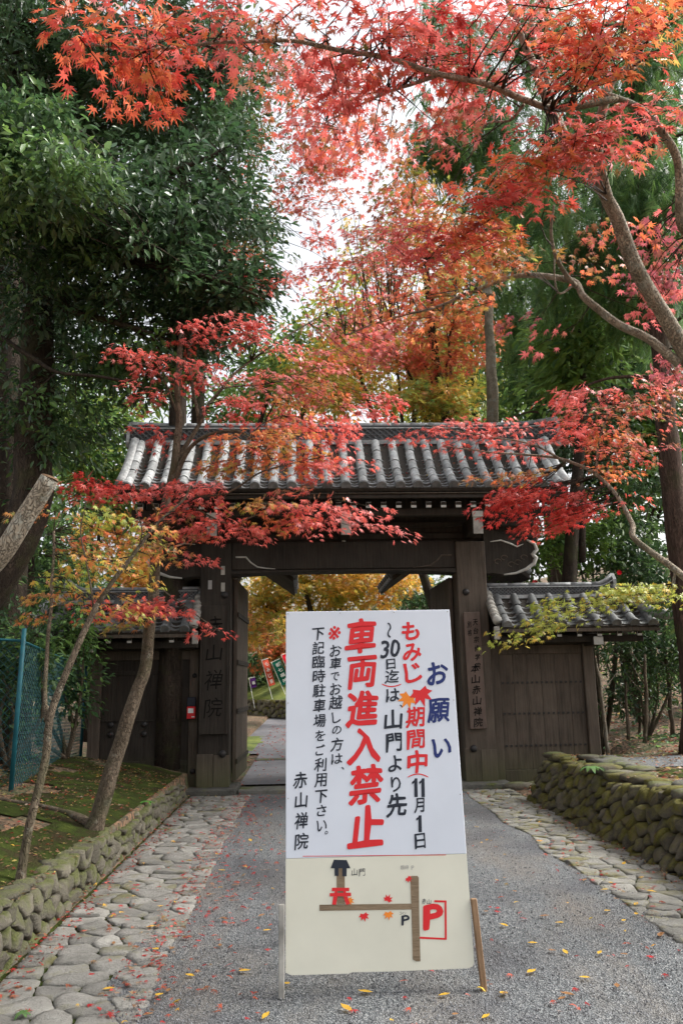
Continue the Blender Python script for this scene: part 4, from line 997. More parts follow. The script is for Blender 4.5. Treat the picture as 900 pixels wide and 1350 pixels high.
# --- overhead maple on the right
b0 = Vector((3.9, 5.6, hgt(3.9, 5.6)))
t = Tree('maple_tree', 'large red maple arching over the whole picture from the right edge with pale bare limbs', 'tree', b0, M_PBARK)
q0 = P(985, 640, 5.3)
t.limb([b0, b0.lerp(q0, .5)+Vector((.1, 0, 0)), q0, P(915, 490, 5.1)], .13, .085, 'trunk', 10, root=True)
t.px([(918, 495, 5.1), (893, 445, 5.05), (862, 398, 5.0), (833, 340, 4.9), (805, 280, 4.8), (797, 262, 4.75)], .06, .042, n=10)
t.px([(797, 262, 4.75), (770, 212, 4.7), (735, 165, 4.6), (705, 90, 4.5), (682, 35, 4.4), (660, -20, 4.3)], .036, .018)
t.px([(800, 268, 4.75), (792, 220, 4.6), (790, 175, 4.4), (805, 110, 4.3), (838, 85, 4.2), (850, 45, 4.1), (880, 12, 4.0), (910, 5, 4.)], .036, .018)
t.px([(745, 180, 4.65), (728, 130, 4.6), (712, 80, 4.55), (700, 20, 4.5)], .028, .012)
t.px([(910, 310, 4.8), (897, 290, 4.75), (892, 215, 4.6), (872, 172, 4.5), (845, 145, 4.4), (812, 130, 4.3), (790, 125, 4.3)], .032, .018)
t.px([(812, 130, 4.3), (735, 145, 4.25), (690, 130, 4.2), (640, 108, 4.1), (580, 100, 4.0), (515, 78, 3.9), (450, 65, 3.8), (380, 52, 3.7), (300, 55, 3.6), (200, 65, 3.5), (110, 60, 3.5)], .023, .005)
t.px([(580, 100, 4.0), (530, 115, 4.2), (480, 135, 4.5), (430, 160, 4.8)], .012, .005)
t.px([(690, 138, 4.3), (668, 160, 4.5), (640, 165, 4.8), (620, 205, 5.0)], .01, .005)
t.px([(895, 478, 5.1), (855, 447, 5.1), (812, 425, 5.15), (770, 393, 5.2), (755, 370, 5.3), (700, 362, 5.5), (665, 368, 5.8), (620, 385, 6.2), (575, 405, 6.6), (515, 420, 7.0), (455, 442, 7.4)], .034, .007)
t.px([(760, 378, 5.25), (735, 340, 5.1), (727, 305, 5.0), (730, 270, 4.9)], .018, .008)
t.px([(700, 363, 5.5), (672, 332, 5.3), (640, 322, 5.2), (600, 325, 5.1), (560, 345, 5.1)], .014, .006)
t.px([(760, 373, 5.25), (735, 385, 5.2), (732, 330, 5.2)], .01, .005)
q1 = P(930, 785, 6.2)
t.limb([b0.lerp(q0, .35), b0.lerp(q0, .38).lerp(q1, .5)+Vector((0, .2, .1)), q1], .05, .04)
t.px([(930, 785, 6.2), (890, 752, 6.4), (835, 712, 6.6), (832, 690, 6.7), (818, 662, 6.8), (788, 627, 7.0), (748, 608, 7.2), (710, 600, 7.4), (650, 597, 7.6), (588, 589, 7.9)], .032, .006)
t.px([(888, 755, 6.4), (880, 790, 6.5), (850, 795, 6.6), (800, 790, 6.7)], .012, .005)
t.px([(745, 610, 7.2), (700, 585, 7.4), (640, 575, 7.7), (560, 560, 8.)], .012, .005)
t.px([(785, 628, 7.), (790, 580, 7.), (800, 540, 6.9), (790, 510, 6.9)], .012, .005)
t.maple([(110, 60, 3.5, 55, 28, .25, 5, p_top), (190, 55, 3.5, 60, 32, .3, 6, p_top), (290, 55, 3.6, 65, 35, .3, 7, p_pr), (220, 100, 3.55, 50, 18, .2, 3, p_top), (180, 25, 3.5, 50, 20, .3, 2, p_pink),
  (370, 40, 3.7, 70, 42, .4, 8, p_pink), (450, 50, 3.8, 70, 45, .4, 9, p_pr), (530, 30, 3.9, 70, 40, .4, 9, p_pr), (500, 110, 4.2, 70, 50, .5, 14, p_pink), (430, 130, 4.8, 60, 60, .5, 14, p_pink),
  (590, 40, 4.0, 60, 50, .4, 12, p_pr), (620, 120, 4.3, 60, 50, .5, 12, p_pink), (680, 60, 4.3, 60, 60, .5, 12, p_pink)], .055)
t.maple([(745, 40, 3.6, 50, 50, .4, 10, p_top), (800, 55, 3.4, 50, 50, .4, 8, p_or), (750, 120, 3.7, 45, 40, .4, 5, p_pink), (870, 30, 3.8, 40, 30, .4, 6, p_or), (820, 15, 3.5, 90, 30, .3, 8, p_top)], .055)
t.maple([(790, 180, 4.0, 50, 28, .35, 8, p_pr), (740, 210, 4.1, 55, 30, .35, 9, p_pink), (690, 240, 4.2, 55, 30, .35, 9, p_or), (640, 270, 4.2, 55, 30, .35, 9, p_pr), (595, 300, 4.3, 50, 35, .35, 9, p_or), (555, 325, 4.3, 42, 25, .3, 6, p_pr),
  (660, 310, 4.4, 60, 30, .4, 7, p_or), (870, 165, 4.5, 50, 40, .4, 5, p_mix)], .058)
t.maple([(850, 325, 5.4, 60, 40, .5, 9, p_mau), (870, 370, 5.6, 50, 40, .4, 6, p_mau), (780, 330, 5.5, 60, 30, .4, 4, p_mix), (880, 490, 5.6, 30, 18, .3, 3, p_mau), (700, 430, 5.6, 60, 20, .4, 2, p_mau)], .052)
t.maple([(570, 380, 6.2, 70, 60, .7, 13, p_or), (490, 400, 7.0, 60, 50, .7, 10, p_pink), (640, 350, 5.8, 60, 40, .6, 9, p_org), (430, 200, 6.5, 50, 90, .8, 18, p_mix), (500, 190, 6., 50, 60, .8, 10, p_mix), (440, 300, 7., 50, 60, .8, 7, p_pink), (450, 170, 6.2, 40, 60, .6, 8, p_pink), (520, 270, 6.4, 50, 50, .7, 13, p_mix), (400, 120, 5.8, 40, 50, .6, 10, p_pink), (480, 340, 7., 60, 50, .7, 14, p_mix), (560, 300, 6.4, 50, 40, .6, 8, p_org)], .05)
t.maple([(690, 655, 7.2, 45, 22, .35, 20, p_red, .5), (730, 668, 7.1, 45, 25, .35, 18, p_red, .5), (660, 565, 7.8, 60, 18, .4, 9, p_pr), (590, 565, 8., 60, 18, .4, 9, p_pr), (700, 590, 7.4, 40, 18, .4, 4, p_pr), (760, 565, 7.2, 40, 30, .4, 8, p_pr), (680, 622, 7.3, 45, 16, .4, 5, p_org)], .048)
t.maple([(770, 525, 7., 50, 25, .4, 10, p_pr), (820, 550, 6.9, 60, 30, .4, 14, p_mix), (860, 520, 6.8, 45, 30, .4, 9, p_mix), (800, 595, 7., 50, 30, .4, 9, p_or), (850, 590, 6.8, 40, 25, .4, 5, p_mix), (790, 650, 6.9, 40, 20, .3, 3, p_pr)], .046)
t.maple([(810, 785, 6.6, 65, 12, .3, 14, p_yg, .1), (865, 772, 6.5, 45, 12, .3, 10, p_yg, .1), (725, 795, 6.9, 30, 10, .2, 3, p_yg, .1), (700, 822, 6.9, 40, 10, .2, 5, p_yg, .2), (752, 815, 6.8, 30, 14, .2, 3, p_yg, .2), (682, 838, 6.9, 22, 6, .15, 2, p_yg)], .042)
t.done(T_MAP, M_LEAF, 300)

# --- leaning maple in front of the left side gate
mb_ = G(122, 1083, .36); mb_.z = hgt(mb_.x, mb_.y)
t = Tree('maple_tree', 'leaning maple with a bare crooked trunk on the moss mound before the left side gate', 'tree', mb_, M_BARK)
mm = mb_.y
t.limb([mb_-Vector((0, 0, .05)), P(143, 1033, mm+.05), P(160, 975, mm+.1), P(177, 918, mm+.15), P(192, 880, mm+.2), P(199, 820, mm+.25), P(205, 745, mm+.3), P(211, 700, mm+.3), P(224, 640, mm+.35), P(232, 600, mm+.35), P(236, 550, mm+.4), P(235, 500, mm+.45), P(240, 440, mm+.5)], .07, .026, 'trunk', 12, wob=.02, root=True)
for x, y, dx in ((100, 1080, -.5), (100, 1080, -.8)): t.limb([mb_+Vector((0, 0, .03)), Vector((mb_.x+dx*.5, mb_.y+.3, hgt(mb_.x+dx*.5, mb_.y+.3)+.02)), Vector((mb_.x+dx*1.6, mb_.y+.5, hgt(mb_.x+dx*1.6, mb_.y+.5)-.01))], .035, .012, 'root')
t.px([(226, 640, mm+.35), (250, 592, mm+.3), (275, 573, mm+.2), (310, 568, mm+.1), (332, 578, mm), (363, 612, mm-.1)], .026, .006)
t.px([(332, 578, mm), (345, 560, mm), (372, 548, mm-.1)], .008, .004)
t.px([(232, 610, mm+.35), (262, 560, mm+.4), (280, 525, mm+.5), (330, 475, mm+.8), (385, 440, mm+1.1), (440, 405, mm+1.5)], .024, .006)
t.px([(262, 560, mm+.4), (250, 470, mm+.6), (262, 420, mm+.8), (300, 350, mm+1.2), (350, 300, mm+1.6), (400, 230, mm+2.)], .018, .006)
t.px([(282, 525, mm+.5), (300, 510, mm+.5), (360, 505, mm+.8), (430, 480, mm+1.)], .01, .005)
t.px([(211, 700, mm+.3), (235, 660, mm+.1), (300, 650, mm-.1), (350, 620, mm-.2), (440, 600, mm-.2)], .014, .005)
t.px([(215, 690, mm+.3), (190, 650, mm+.2), (150, 640, mm+.1), (100, 635, mm)], .012, .005)
t.px([(236, 550, mm+.4), (215, 500, mm+.3), (180, 475, mm+.2), (140, 455, mm+.1)], .012, .005)
t.px([(204, 770, mm+.3), (225, 785, mm+.1), (245, 800, mm), (290, 832, mm-.1)], .008, .004)
t.px([(240, 660, mm+.1), (300, 690, mm-.3), (350, 675, mm-.3), (420, 665, mm-.3)], .008, .004)
D = mm
t.maple([(290, 432, D+.3, 60, 14, .4, 10, p_pr), (345, 440, D+.4, 35, 20, .4, 6, p_pr), (255, 440, D+.3, 35, 10, .3, 4, p_pr), (185, 472, D, 45, 14, .3, 6, p_pr, .5), (165, 460, D, 25, 8, .2, 2, p_pr), (240, 490, D+.3, 60, 16, .4, 8, p_pr), (205, 520, D+.2, 50, 14, .3, 4, p_pr),
  (340, 500, D+.6, 50, 30, .5, 8, p_pink), (400, 480, D+1., 60, 40, .6, 12, p_pink), (400, 530, D+.6, 60, 30, .5, 12, p_or), (480, 525, D+.8, 50, 22, .5, 8, p_pr), (330, 545, D+.3, 50, 20, .4, 8, p_pr),
  (320, 590, D, 55, 28, .4, 13, p_or), (385, 590, D, 60, 32, .4, 18, p_or), (430, 570, D+.1, 40, 30, .4, 9, p_pr), (290, 620, D, 30, 14, .3, 3, p_org), (440, 615, D-.1, 45, 14, .3, 5, p_pr), (220, 570, D+.3, 40, 12, .3, 3, p_pr)], .05)
t.maple([(110, 640, D, 45, 14, .3, 9, p_red), (155, 650, D, 35, 14, .3, 5, p_pr), (240, 655, D, 55, 20, .3, 12, p_pr), (275, 640, D-.2, 40, 12, .3, 4, p_pr), (235, 690, D, 50, 16, .3, 6, p_mix), (280, 690, D-.2, 35, 14, .3, 5, p_pr),
  (355, 672, D-.3, 45, 14, .3, 9, p_or), (405, 680, D-.3, 45, 18, .3, 9, p_pr), (450, 668, D-.3, 50, 10, .2, 5, p_pr), (505, 692, D-.3, 22, 5, .15, 2, p_pr), (330, 695, D-.3, 25, 10, .2, 4, p_pr), (390, 650, D-.3, 50, 10, .2, 4, p_mix),
  (205, 722, D, 55, 14, .3, 7, p_org), (240, 735, D, 35, 8, .2, 2, p_pr), (195, 795, D-.1, 40, 12, .25, 8, p_pr), (230, 805, D-.1, 30, 10, .2, 4, p_pr), (272, 829, D-.1, 20, 5, .1, 2, p_pr), (190, 815, D-.1, 40, 8, .2, 3, p_org)], .048)
t.maple([(370, 240, D+1.8, 50, 70, .7, 14, p_mix), (420, 340, D+2., 50, 50, .7, 10, p_pink), (430, 240, D+2.4, 40, 60, .7, 5, p_pink), (430, 480, D+1.6, 60, 30, .6, 10, p_or), (480, 450, D+2., 50, 40, .6, 10, p_pink), (380, 340, D+1.6, 40, 40, .6, 5, p_mix), (360, 400, D+1., 40, 30, .5, 4, p_pink), (310, 360, D+1., 40, 40, .5, 4, p_mix), (450, 420, D+1.5, 50, 30, .5, 8, p_pink)], .045)
t.done(T_MAP, M_LEAF, 300)

# --- slender maple at the left front
sb = G(25, 1157, .32); sb.z = hgt(sb.x, sb.y); s0 = sb.y
t = Tree('maple_tree', 'slender young maple with yellow green leaves rising from the moss at the front left', 'tree', sb, M_BARK)
t.limb([sb-Vector((0, 0, .04)), P(38, 1090, s0+.02), P(60, 1010, s0+.1), P(65, 955, s0+.1), P(75, 920, s0+.15), P(95, 870, s0+.2), P(112, 830, s0+.25), P(128, 795, s0+.3)], .028, .02, 'trunk', 9, wob=.012, root=True)
t.px([(128, 795, s0+.3), (155, 758, s0+.35), (185, 718, s0+.4), (210, 688, s0+.45), (240, 660, s0+.5), (250, 640, s0+.5)], .018, .005)
t.px([(122, 800, s0+.3), (118, 770, s0+.3), (113, 735, s0+.35), (108, 700, s0+.4), (115, 660, s0+.4)], .008, .004)
t.px([(62, 950, s0+.1), (58, 910, s0+.3), (62, 860, s0+.5), (68, 800, s0+.6), (70, 740, s0+.7), (72, 700, s0+.8)], .016, .01)
t.px([(185, 718, s0+.4), (188, 690, s0+.3), (170, 650, s0+.3)], .006, .003)
t.maple([(110, 700, s0+.8, 60, 30, .4, 6, p_org), (150, 735, s0+.6, 50, 30, .4, 7, [(3, YG), (2, ORG), (1, OR2)]), (90, 760, s0+.8, 40, 30, .4, 6, [(3, YG), (2, ORG), (1, MG)]), (200, 700, s0+.5, 40, 25, .3, 5, p_org), (95, 680, s0+.9, 45, 20, .4, 5, p_org), (150, 690, s0+.7, 40, 25, .4, 5, p_yg), (130, 800, s0+.6, 60, 14, .3, 5, [(3, YG), (2, RED2)]), (60, 790, s0+.7, 30, 25, .3, 3, p_org)], .042)
t.done(T_MAP, M_LEAF, 120)

# --- pruned tree at the very left with the sawn limb
pb = Vector((-2.75, 4.4, hgt(-2.75, 4.4)))
t = Tree('pruned_tree', 'sawn off pale branch stub slanting into the picture at the left edge', 'tree', pb, M_PBARK)
t.limb([pb, pb+Vector((.05, 0, .6)), P(-150, 840, 4.2), P(-120, 810, 4.15)], .12, .08, 'trunk', 10)
t.px([(-130, 830, 4.2), (-60, 790, 4.1), (0, 735, 4.0), (35, 680, 3.97), (66, 631, 3.95)], .054, .046, n=12, wob=.012)
MB().tube([P(66, 631, 3.95)-t.loc, P(67, 628.5, 3.95)-t.loc], [.045, .041], 12).build('sawn_end', M_LW, t.e)
t.px([(8, 728, 4.0), (22, 690, 3.98), (40, 662, 3.97)], .014, .012)

# --- evergreen broadleaf mass at the left
def trunk_at(x, y, Y): v = P(x, y, Y); return Vector((v.x, v.y, hgt(v.x, v.y)))
eb = Vector((-4.6, 8.6, hgt(-4.6, 8.6)))
t = Tree('evergreen_tree', 'huge dark evergreen with glossy leaves filling the upper left of the picture', 'tree', eb, M_DBARK)
t.limb([eb, P(20, 720, 8.6), P(45, 560, 8.7), P(50, 420, 8.8), P(48, 340, 8.9), P(60, 200, 9.), P(80, 40, 9.2), P(110, -150, 9.4)], .24, .1, 'trunk', 12, root=True)
t.px([(52, 390, 8.8), (95, 410, 8.4), (150, 425, 8.1), (200, 440, 7.9)], .05, .02); t.px([(0, 445, 8.3), (40, 470, 8.1), (75, 490, 7.9), (140, 498, 7.7), (190, 505, 7.6)], .028, .01)
t.px([(55, 300, 8.9), (120, 280, 8.4), (200, 240, 8.), (290, 200, 7.8)], .06, .02); t.px([(60, 200, 9.), (30, 120, 8.5), (0, 60, 8.)], .06, .02); t.px([(75, 120, 9.1), (150, 60, 8.8), (250, 40, 8.6), (300, 90, 8.6)], .06, .02)
t.px([(100, 340, 8.4), (200, 350, 7.9), (290, 370, 7.7), (340, 390, 7.6)], .04, .012)
t.blobs([(60, 80, 8.4, 150, 120, 1.6, 190, p_dk), (200, 120, 8.6, 120, 130, 1.4, 170, p_dk), (60, 280, 7.6, 130, 120, 1.2, 170, p_dk2), (200, 330, 8.0, 120, 110, 1.2, 150, p_dk), (290, 280, 8.4, 80, 110, 1., 80, p_dk), (310, 390, 8.2, 60, 50, .7, 45, p_dk),
  (90, 400, 8.6, 120, 100, 1., 90, p_dk), (180, 480, 8.6, 100, 50, .8, 50, p_dk2), (60, 560, 8.8, 90, 90, .9, 60, p_dk2), (290, 100, 9., 70, 90, .9, 55, p_dk), (20, 190, 7., 90, 80, .6, 55, p_dk2), (255, 440, 8.6, 70, 50, .8, 40, p_dk), (70, 240, 6.6, 110, 40, .5, 40, [(2, MG), (2, LG), (1, BG)])], .105, .28, 36)  # last blob: lighter leaf colours paint in a highlight on the crown
t.done(T_BRD, M_EVG, 300)
for bx_, Yb, rg, lb in ((30, 13., [(60, 120, 13, 190, 170, 1.5, 230, p_dk), (60, 420, 13, 170, 150, 1.5, 190, p_dk)], 'dark evergreen tree crowded behind the big one at the upper left'), (225, 12., [(235, 300, 12, 90, 150, 1.2, 120, p_dk), (220, 110, 12.5, 110, 110, 1.2, 110, p_dk), (300, 380, 11.5, 50, 50, .6, 22, p_dk)], 'evergreen tree filling in behind the glossy leaves next to the sky gap')):
    bb = P(bx_, 900, Yb); bb = Vector((bb.x, Yb, hgt(bb.x, Yb))); t = Tree('evergreen_tree', lb, 'tree', bb, M_DBARK); t.limb([bb, bb.lerp(P(bx_+20, 100, Yb), .5), P(bx_+20, 60, Yb)], .2, .07, 'trunk', 9)
    t.blobs(rg, .15, .42, 30); t.done(T_BRD, M_EVG)
# cedar trunks behind it
for i, (x, y0, x1, y1, Y, r, lb) in enumerate([(2, 990, 12, -50, 10.5, .26, 'thick dark cedar trunk at the left edge behind the teal fence'), (-60, 990, -50, -50, 9.4, .25, 'dark cedar just outside the left edge of the view')]):
    a = trunk_at(x, y0, Y); b = P(x1, y1, Y+.3)
    t = Tree('cedar_tree', lb, 'tree', a, M_DBARK); t.limb([a, a.lerp(b, .3)+Vector((.1, 0, 0)), a.lerp(b, .7), b], r, r*.6, 'trunk', 12, root=True)
    t.blobs([(x1, 60, Y+1., 110, 120, 1., 40, p_cons), (x1-50, 300, Y+1, 80, 100, 1., 30, p_cons)], .3, .3, 8, .9); t.done(T_SPR, M_CED)
# olive leaved tree between the evergreen and the sky gap
ob = trunk_at(255, 900, 14.)
t = Tree('broadleaf_tree', 'tall thin leaved olive green tree fringing the white sky gap beside the evergreen', 'tree', (ob.x, 14., 0), M_DBARK)
t.limb([Vector((ob.x, 14, 0)), P(262, 520, 14), P(275, 350, 14), P(300, 150, 14.2), P(320, -40, 14.5)], .14, .05, 'trunk', 8)
t.px([(275, 350, 14), (330, 300, 13.6), (370, 270, 13.4)], .04, .015); t.px([(290, 230, 14), (340, 130, 13.8), (380, 60, 13.6)], .04, .015)
t.blobs([(320, 80, 13.8, 70, 90, 1.2, 90, p_olive), (335, 190, 13.6, 55, 90, 1.2, 70, p_olive), (340, 320, 13.4, 55, 60, 1., 45, p_olive), (290, 300, 13.8, 60, 100, 1., 50, [(3, ORG), (2, OLV), (2, MG)]), (380, 110, 13.6, 35, 60, .8, 22, p_olive), (260, 480, 14, 70, 70, 1., 45, p_dk2)], .1, .32, 20)
t.done(T_BRD, M_FOL)

# --- cedars on the right
def cedar(name, label, base, top, Y, r, regs, single=0, bark=None, n=7, per=9, leaf=.3, pal=None, clump=.3, via=None):
    a = trunk_at(*base, Y); b = P(*top, Y+.2)
    t = Tree(name, label, 'tree', a, bark or M_CBARK)
    t.limb([a, a.lerp(b, .33)+Vector((r*.2, 0, 0)), a.lerp(b, .66)-Vector((r*.2, 0, 0)), b] if not via else [a]+[P(*v, Y) for v in via]+[b], r, r*.45, 'trunk', 14, root=True, wob=.03)
    for i in range(n):
        f_ = .35+.6*i/n; p = a.lerp(b, f_); az = R.uniform(2.2, 7.2); L = R.uniform(1., 2.)
        t.limb([p, p+Vector((math.cos(az), math.sin(az), .1))*L*.5, p+Vector((math.cos(az), math.sin(az), -.1))*L], .035, .01)
    t.blobs(regs, leaf, clump, per, 1.1); t.done(T_SPR, M_CED, single); return t
cedar('cedar_tree', 'reddish brown cedar trunk on the bank near the right edge', (925, 1020), (830, -60), 10., .19,
  [(830, 120, 10.2, 110, 130, 1.2, 120, p_cons), (760, 330, 10.6, 90, 90, 1.2, 110, p_cons), (860, 280, 9.8, 80, 90, 1., 90, p_cons), (700, 250, 11., 90, 70, 1., 60, p_cons), (850, 400, 10.4, 70, 60, 1., 50, p_cons)], n=10, via=[(912, 860), (893, 700), (878, 560), (862, 350), (842, 150)])
cedar('cedar_tree', 'dark cedar with drooping feathery boughs right of the sky gap', (735, 930), (715, -80), 17., .16,
  [(640, 180, 16.5, 90, 90, 1.3, 100, p_cons), (570, 190, 16., 60, 50, 1., 45, p_cons), (660, 330, 17., 90, 110, 1.3, 100, p_cons), (600, 60, 17, 90, 80, 1.2, 60, p_cons), (720, 60, 16.5, 90, 90, 1.2, 90, p_cons), (720, 440, 17, 90, 80, 1.2, 90, p_cons)], leaf=.42, n=9, clump=.42)
cedar('cedar_tree', 'cedar standing far right whose boughs hide the sky above the bank', (985, 1000), (960, -100), 13., .25,
  [(900, 60, 13.5, 90, 130, 1.5, 90, p_cons), (880, 250, 13.5, 90, 120, 1.5, 80, p_cons), (930, 450, 13.5, 90, 120, 1.5, 70, p_cons), (800, 200, 14.5, 90, 120, 1.5, 90, p_cons)], leaf=.38, clump=.38)
# bare pole trunk and thin trunk behind the roof
a = Vector((P(650, 555, 14.2).x, 14.2, .3)); t = Tree('pine_tree', 'straight bare pale trunk rising just behind the main roof', 'tree', a, M_CBARK)
t.bark = M_PBARK; t.limb([a, P(650, 555, 14.2), P(646, 470, 14.2), P(643, 388, 14.2)], .125, .08, 'trunk', 10, wob=.03); t.limb([P(643, 392, 14.2), P(641, 378, 14.2), P(642, 345, 14.2)], .11, .05, 'trunk', 8)
t.blobs([(645, 320, 14.2, 50, 40, .8, 20, p_org)], .09, .35, 18); t.done(T_MAPF, M_FOL)
a = Vector((P(712, 560, 22.).x, 22., .5)); t = Tree('pine_tree', 'thin dark trunk to the right of the pale one behind the roof', 'tree', a, M_DBARK)
t.limb([a, P(714, 560, 22.), P(710, 400, 22), P(706, 250, 22)], .14, .08, 'trunk', 8); t.blobs([(706, 300, 22, 80, 60, 1.2, 25, p_cons)], .5, .5, 8, 1.); t.done(T_SPR, M_CED)

# --- coloured trees behind the gate
def far_tree(name, label, x, Y, ybase, regs, leaf, T, m, r=.15, clump=.5, per=24, bark=None, group=None, single=0, twigs=True):
    b = P(x, ybase, Y); b = Vector((b.x, Y, hgt(b.x, Y))); t = Tree(name, label, 'tree', b, bark or M_DBARK, group)
    top = P(regs[0][0], regs[0][1], Y); t.limb([b, b.lerp(top, .4)+Vector((R.uniform(-.3, .3), 0, 0)), b.lerp(top, .75), top], r, r*.35, 'trunk', 8)
    for g in regs: c = P(g[0], g[1], g[2]); t.limb([b.lerp(top, .45), b.lerp(top, .6).lerp(c, .5), c], r*.4, r*.12, wob=.1)
    t.blobs(regs, leaf, clump, per, .3, twigs); t.done(T, m, single); return t
far_tree('maple_tree', 'orange and green maple behind the main roof left of the pale trunk', 628, 15.5, 900, [(560, 330, 15.5, 80, 60, 1., 32, p_or), (590, 440, 15.3, 80, 60, 1., 38, p_or), (500, 430, 15.5, 70, 60, 1., 22, p_pink), (600, 370, 15.5, 50, 60, 1., 20, p_or), (540, 250, 15.6, 60, 40, .8, 16, [(3, YEL), (3, YG), (2, ORG)]), (560, 480, 15.3, 90, 30, .8, 26, p_or), (570, 525, 14.9, 90, 30, .5, 50, [(4, YG), (3, YEL), (2, LG), (1, ORG)]), (450, 520, 14.9, 60, 30, .5, 22, [(3, YG), (3, YEL), (1, ORG)])], .12, T_MAPF, M_LEAF, .12, .4)
far_tree('maple_tree', 'yellow leaved tree glowing behind the roof ridge below the sky gap', 622, 22, 900, [(470, 480, 22, 80, 50, 1.5, 60, p_yel), (560, 500, 22, 90, 50, 1.5, 60, [(3, YEL), (2, YG), (2, LG)]), (420, 500, 22, 60, 40, 1.2, 40, [(3, YG), (2, YEL), (2, LG)]), (520, 340, 22, 80, 70, 1.2, 30, [(3, YG), (2, LG), (2, YEL)]), (560, 430, 22, 80, 60, 1.2, 60, [(3, YG), (3, YEL), (2, LG)])], .16, T_MAPF, M_LEAF, .16, .55)
far_tree('maple_tree', 'brilliant yellow tree seen between the left side gate roof and the main gate', 185, 21, 950, [(190, 750, 21, 45, 50, 1.2, 60, p_yel), (150, 690, 21.5, 60, 60, 1.2, 55, p_yo), (110, 640, 22, 60, 50, 1.2, 35, [(3, YG), (3, LG), (1, YEL)])], .15, T_MAPF, M_LEAF, .13, .5)
far_tree('maple_tree', 'golden maple canopy seen through the gate opening above the notice board', 450, 30, 900, [(400, 770, 30, 90, 45, 2., 110, [(4, YEL), (2, YG), (1, OLV)]), (480, 760, 30, 90, 40, 2., 90, p_yel), (350, 800, 29, 50, 45, 1.5, 40, [(3, YEL), (3, YG), (2, OLV), (1, ORG)]), (440, 790, 31, 60, 35, 1.5, 40, [(2, YEL), (2, YG), (1, OLV)])], .2, T_MAPF, M_LEAF, .2, .6)
far_tree('maple_tree', 'orange maple low on the far bank behind the banners', 400, 38.5, 905, [(345, 830, 38.5, 60, 45, 2., 70, [(2, ORG), (1, PINK), (3, OLV), (2, YG)]), (375, 860, 38, 30, 35, 1., 25, [(2, ORG), (2, MG)])], .22, T_MAPF, M_LEAF, .16, .6)
far_tree('broadleaf_tree', 'round dark green tree seen through the gate right of the golden maple', 545, 34, 900, [(540, 790, 34, 70, 40, 2., 100, [(4, MG), (2, DG), (1, OLV)]), (590, 800, 34, 50, 50, 1.5, 60, p_dk2)], .22, T_BRD, M_FOL, .2, .6)
far_tree('broadleaf_tree', 'dark undergrowth tree on the far bank behind the red and green banners', 340, 41, 905, [(340, 880, 41, 60, 40, 1.5, 90, p_dk2), (400, 870, 41, 60, 60, 1.5, 80, p_dk2), (300, 860, 41, 60, 70, 1.5, 60, p_dk2)], .24, T_BRD, M_FOL, .15, .7)
for i, (x, y, Y, rx, ry, n, pal, lb) in enumerate([(740, 470, 20, 90, 90, 150, p_dk2, 'dense green tree behind the right end of the main roof'), (830, 480, 18, 90, 100, 150, p_dk, 'dark green tree rising behind the right side gate roof'), (680, 500, 26, 90, 70, 90, p_lg, 'pale green tree far behind the main ridge on the right'), (600, 520, 30, 120, 60, 90, [(3, YG), (2, LG), (1, YEL)], 'yellow green tree far behind the middle of the ridge'),
   (330, 520, 26, 100, 60, 70, p_lg, 'light green tree far behind the left half of the main roof'), (120, 560, 20, 110, 90, 150, [(3, LG), (3, MG), (1, YG)], 'sunlit green tree behind the left end of the main roof'), (60, 760, 18, 90, 110, 150, p_dk2, 'green tree behind the teal fence at the left'), (240, 640, 26, 100, 80, 90, p_dk2, 'dark tree behind the left slope of the main roof'), (450, 430, 24, 70, 60, 60, [(3, YG), (2, YEL), (3, LG)], 'yellow green tree reaching up into the bottom of the sky gap'), (370, 470, 24, 60, 50, 50, [(3, LG), (2, MG), (1, YG)], 'green tree at the left foot of the sky gap'), (620, 440, 24, 90, 80, 100, [(3, LG), (2, MG), (1, YG)], 'light green tree behind the pale trunk'), (765, 430, 12.4, 60, 60, 90, p_lg, 'light green broadleaf tree before the feathery cedars above the right roof end'), (860, 560, 17, 70, 90, 90, p_lg, 'pale green broadleaf tree behind the spreading right hand sprays'), (400, 560, 28, 90, 40, 40, p_yo, 'small orange yellow tree peeping over the ridge centre')]):
    far_tree('broadleaf_tree', lb, {600: 640, 330: 215, 400: 215, 450: 215, 370: 215, 620: 645, 240: 190}.get(x, x), Y, 940, [(x, y, Y, rx, ry, 2., n, pal), (x+R.uniform(-40, 40), y+ry*.9, Y, rx*.8, ry*.7, 1.6, n//2, pal)], .15+.004*Y, T_BRD, M_FOL, .15, .5+.01*Y, 24)

# --- shrubs
def shrub(name, label, x, y, Y, regs, leaf, T, m, clump=.3, per=22, stems=4, cat='shrub', group=None, bark=None):
    b = P(x, y, Y); b = Vector((b.x, Y, hgt(b.x, Y))); t = Tree(name, label, cat, b, bark or M_BARK, group)
    for i in range(stems):
        g = regs[i % len(regs)]; c = P(g[0]+R.uniform(-.5, .5)*g[3], g[1]+R.uniform(-.3, .3)*g[4], g[2]); t.limb([b, b.lerp(c, .5)+Vector((R.uniform(-.2, .2), 0, 0)), c], .03, .01, 'stem', 6)
    t.blobs(regs, leaf, clump, per, .3); t.done(T, m, 0, 'foliage'); return t
shrub('camellia_bush', 'bright green bush with pale bare twigs between the main roof and the right side gate', 740, 950, 13.4, [(730, 720, 13.4, 70, 40, .6, 75, [(3, LG), (2, (.2, .32, .05)), (1, MG)]), (770, 700, 13.6, 50, 50, .6, 50, p_lg), (690, 740, 13.2, 45, 30, .4, 30, p_lg), (670, 650, 14, 60, 60, .6, 20, p_dk2)], .12, T_BRD, M_FOL, .26, 20, 7, bark=M_PBARK)
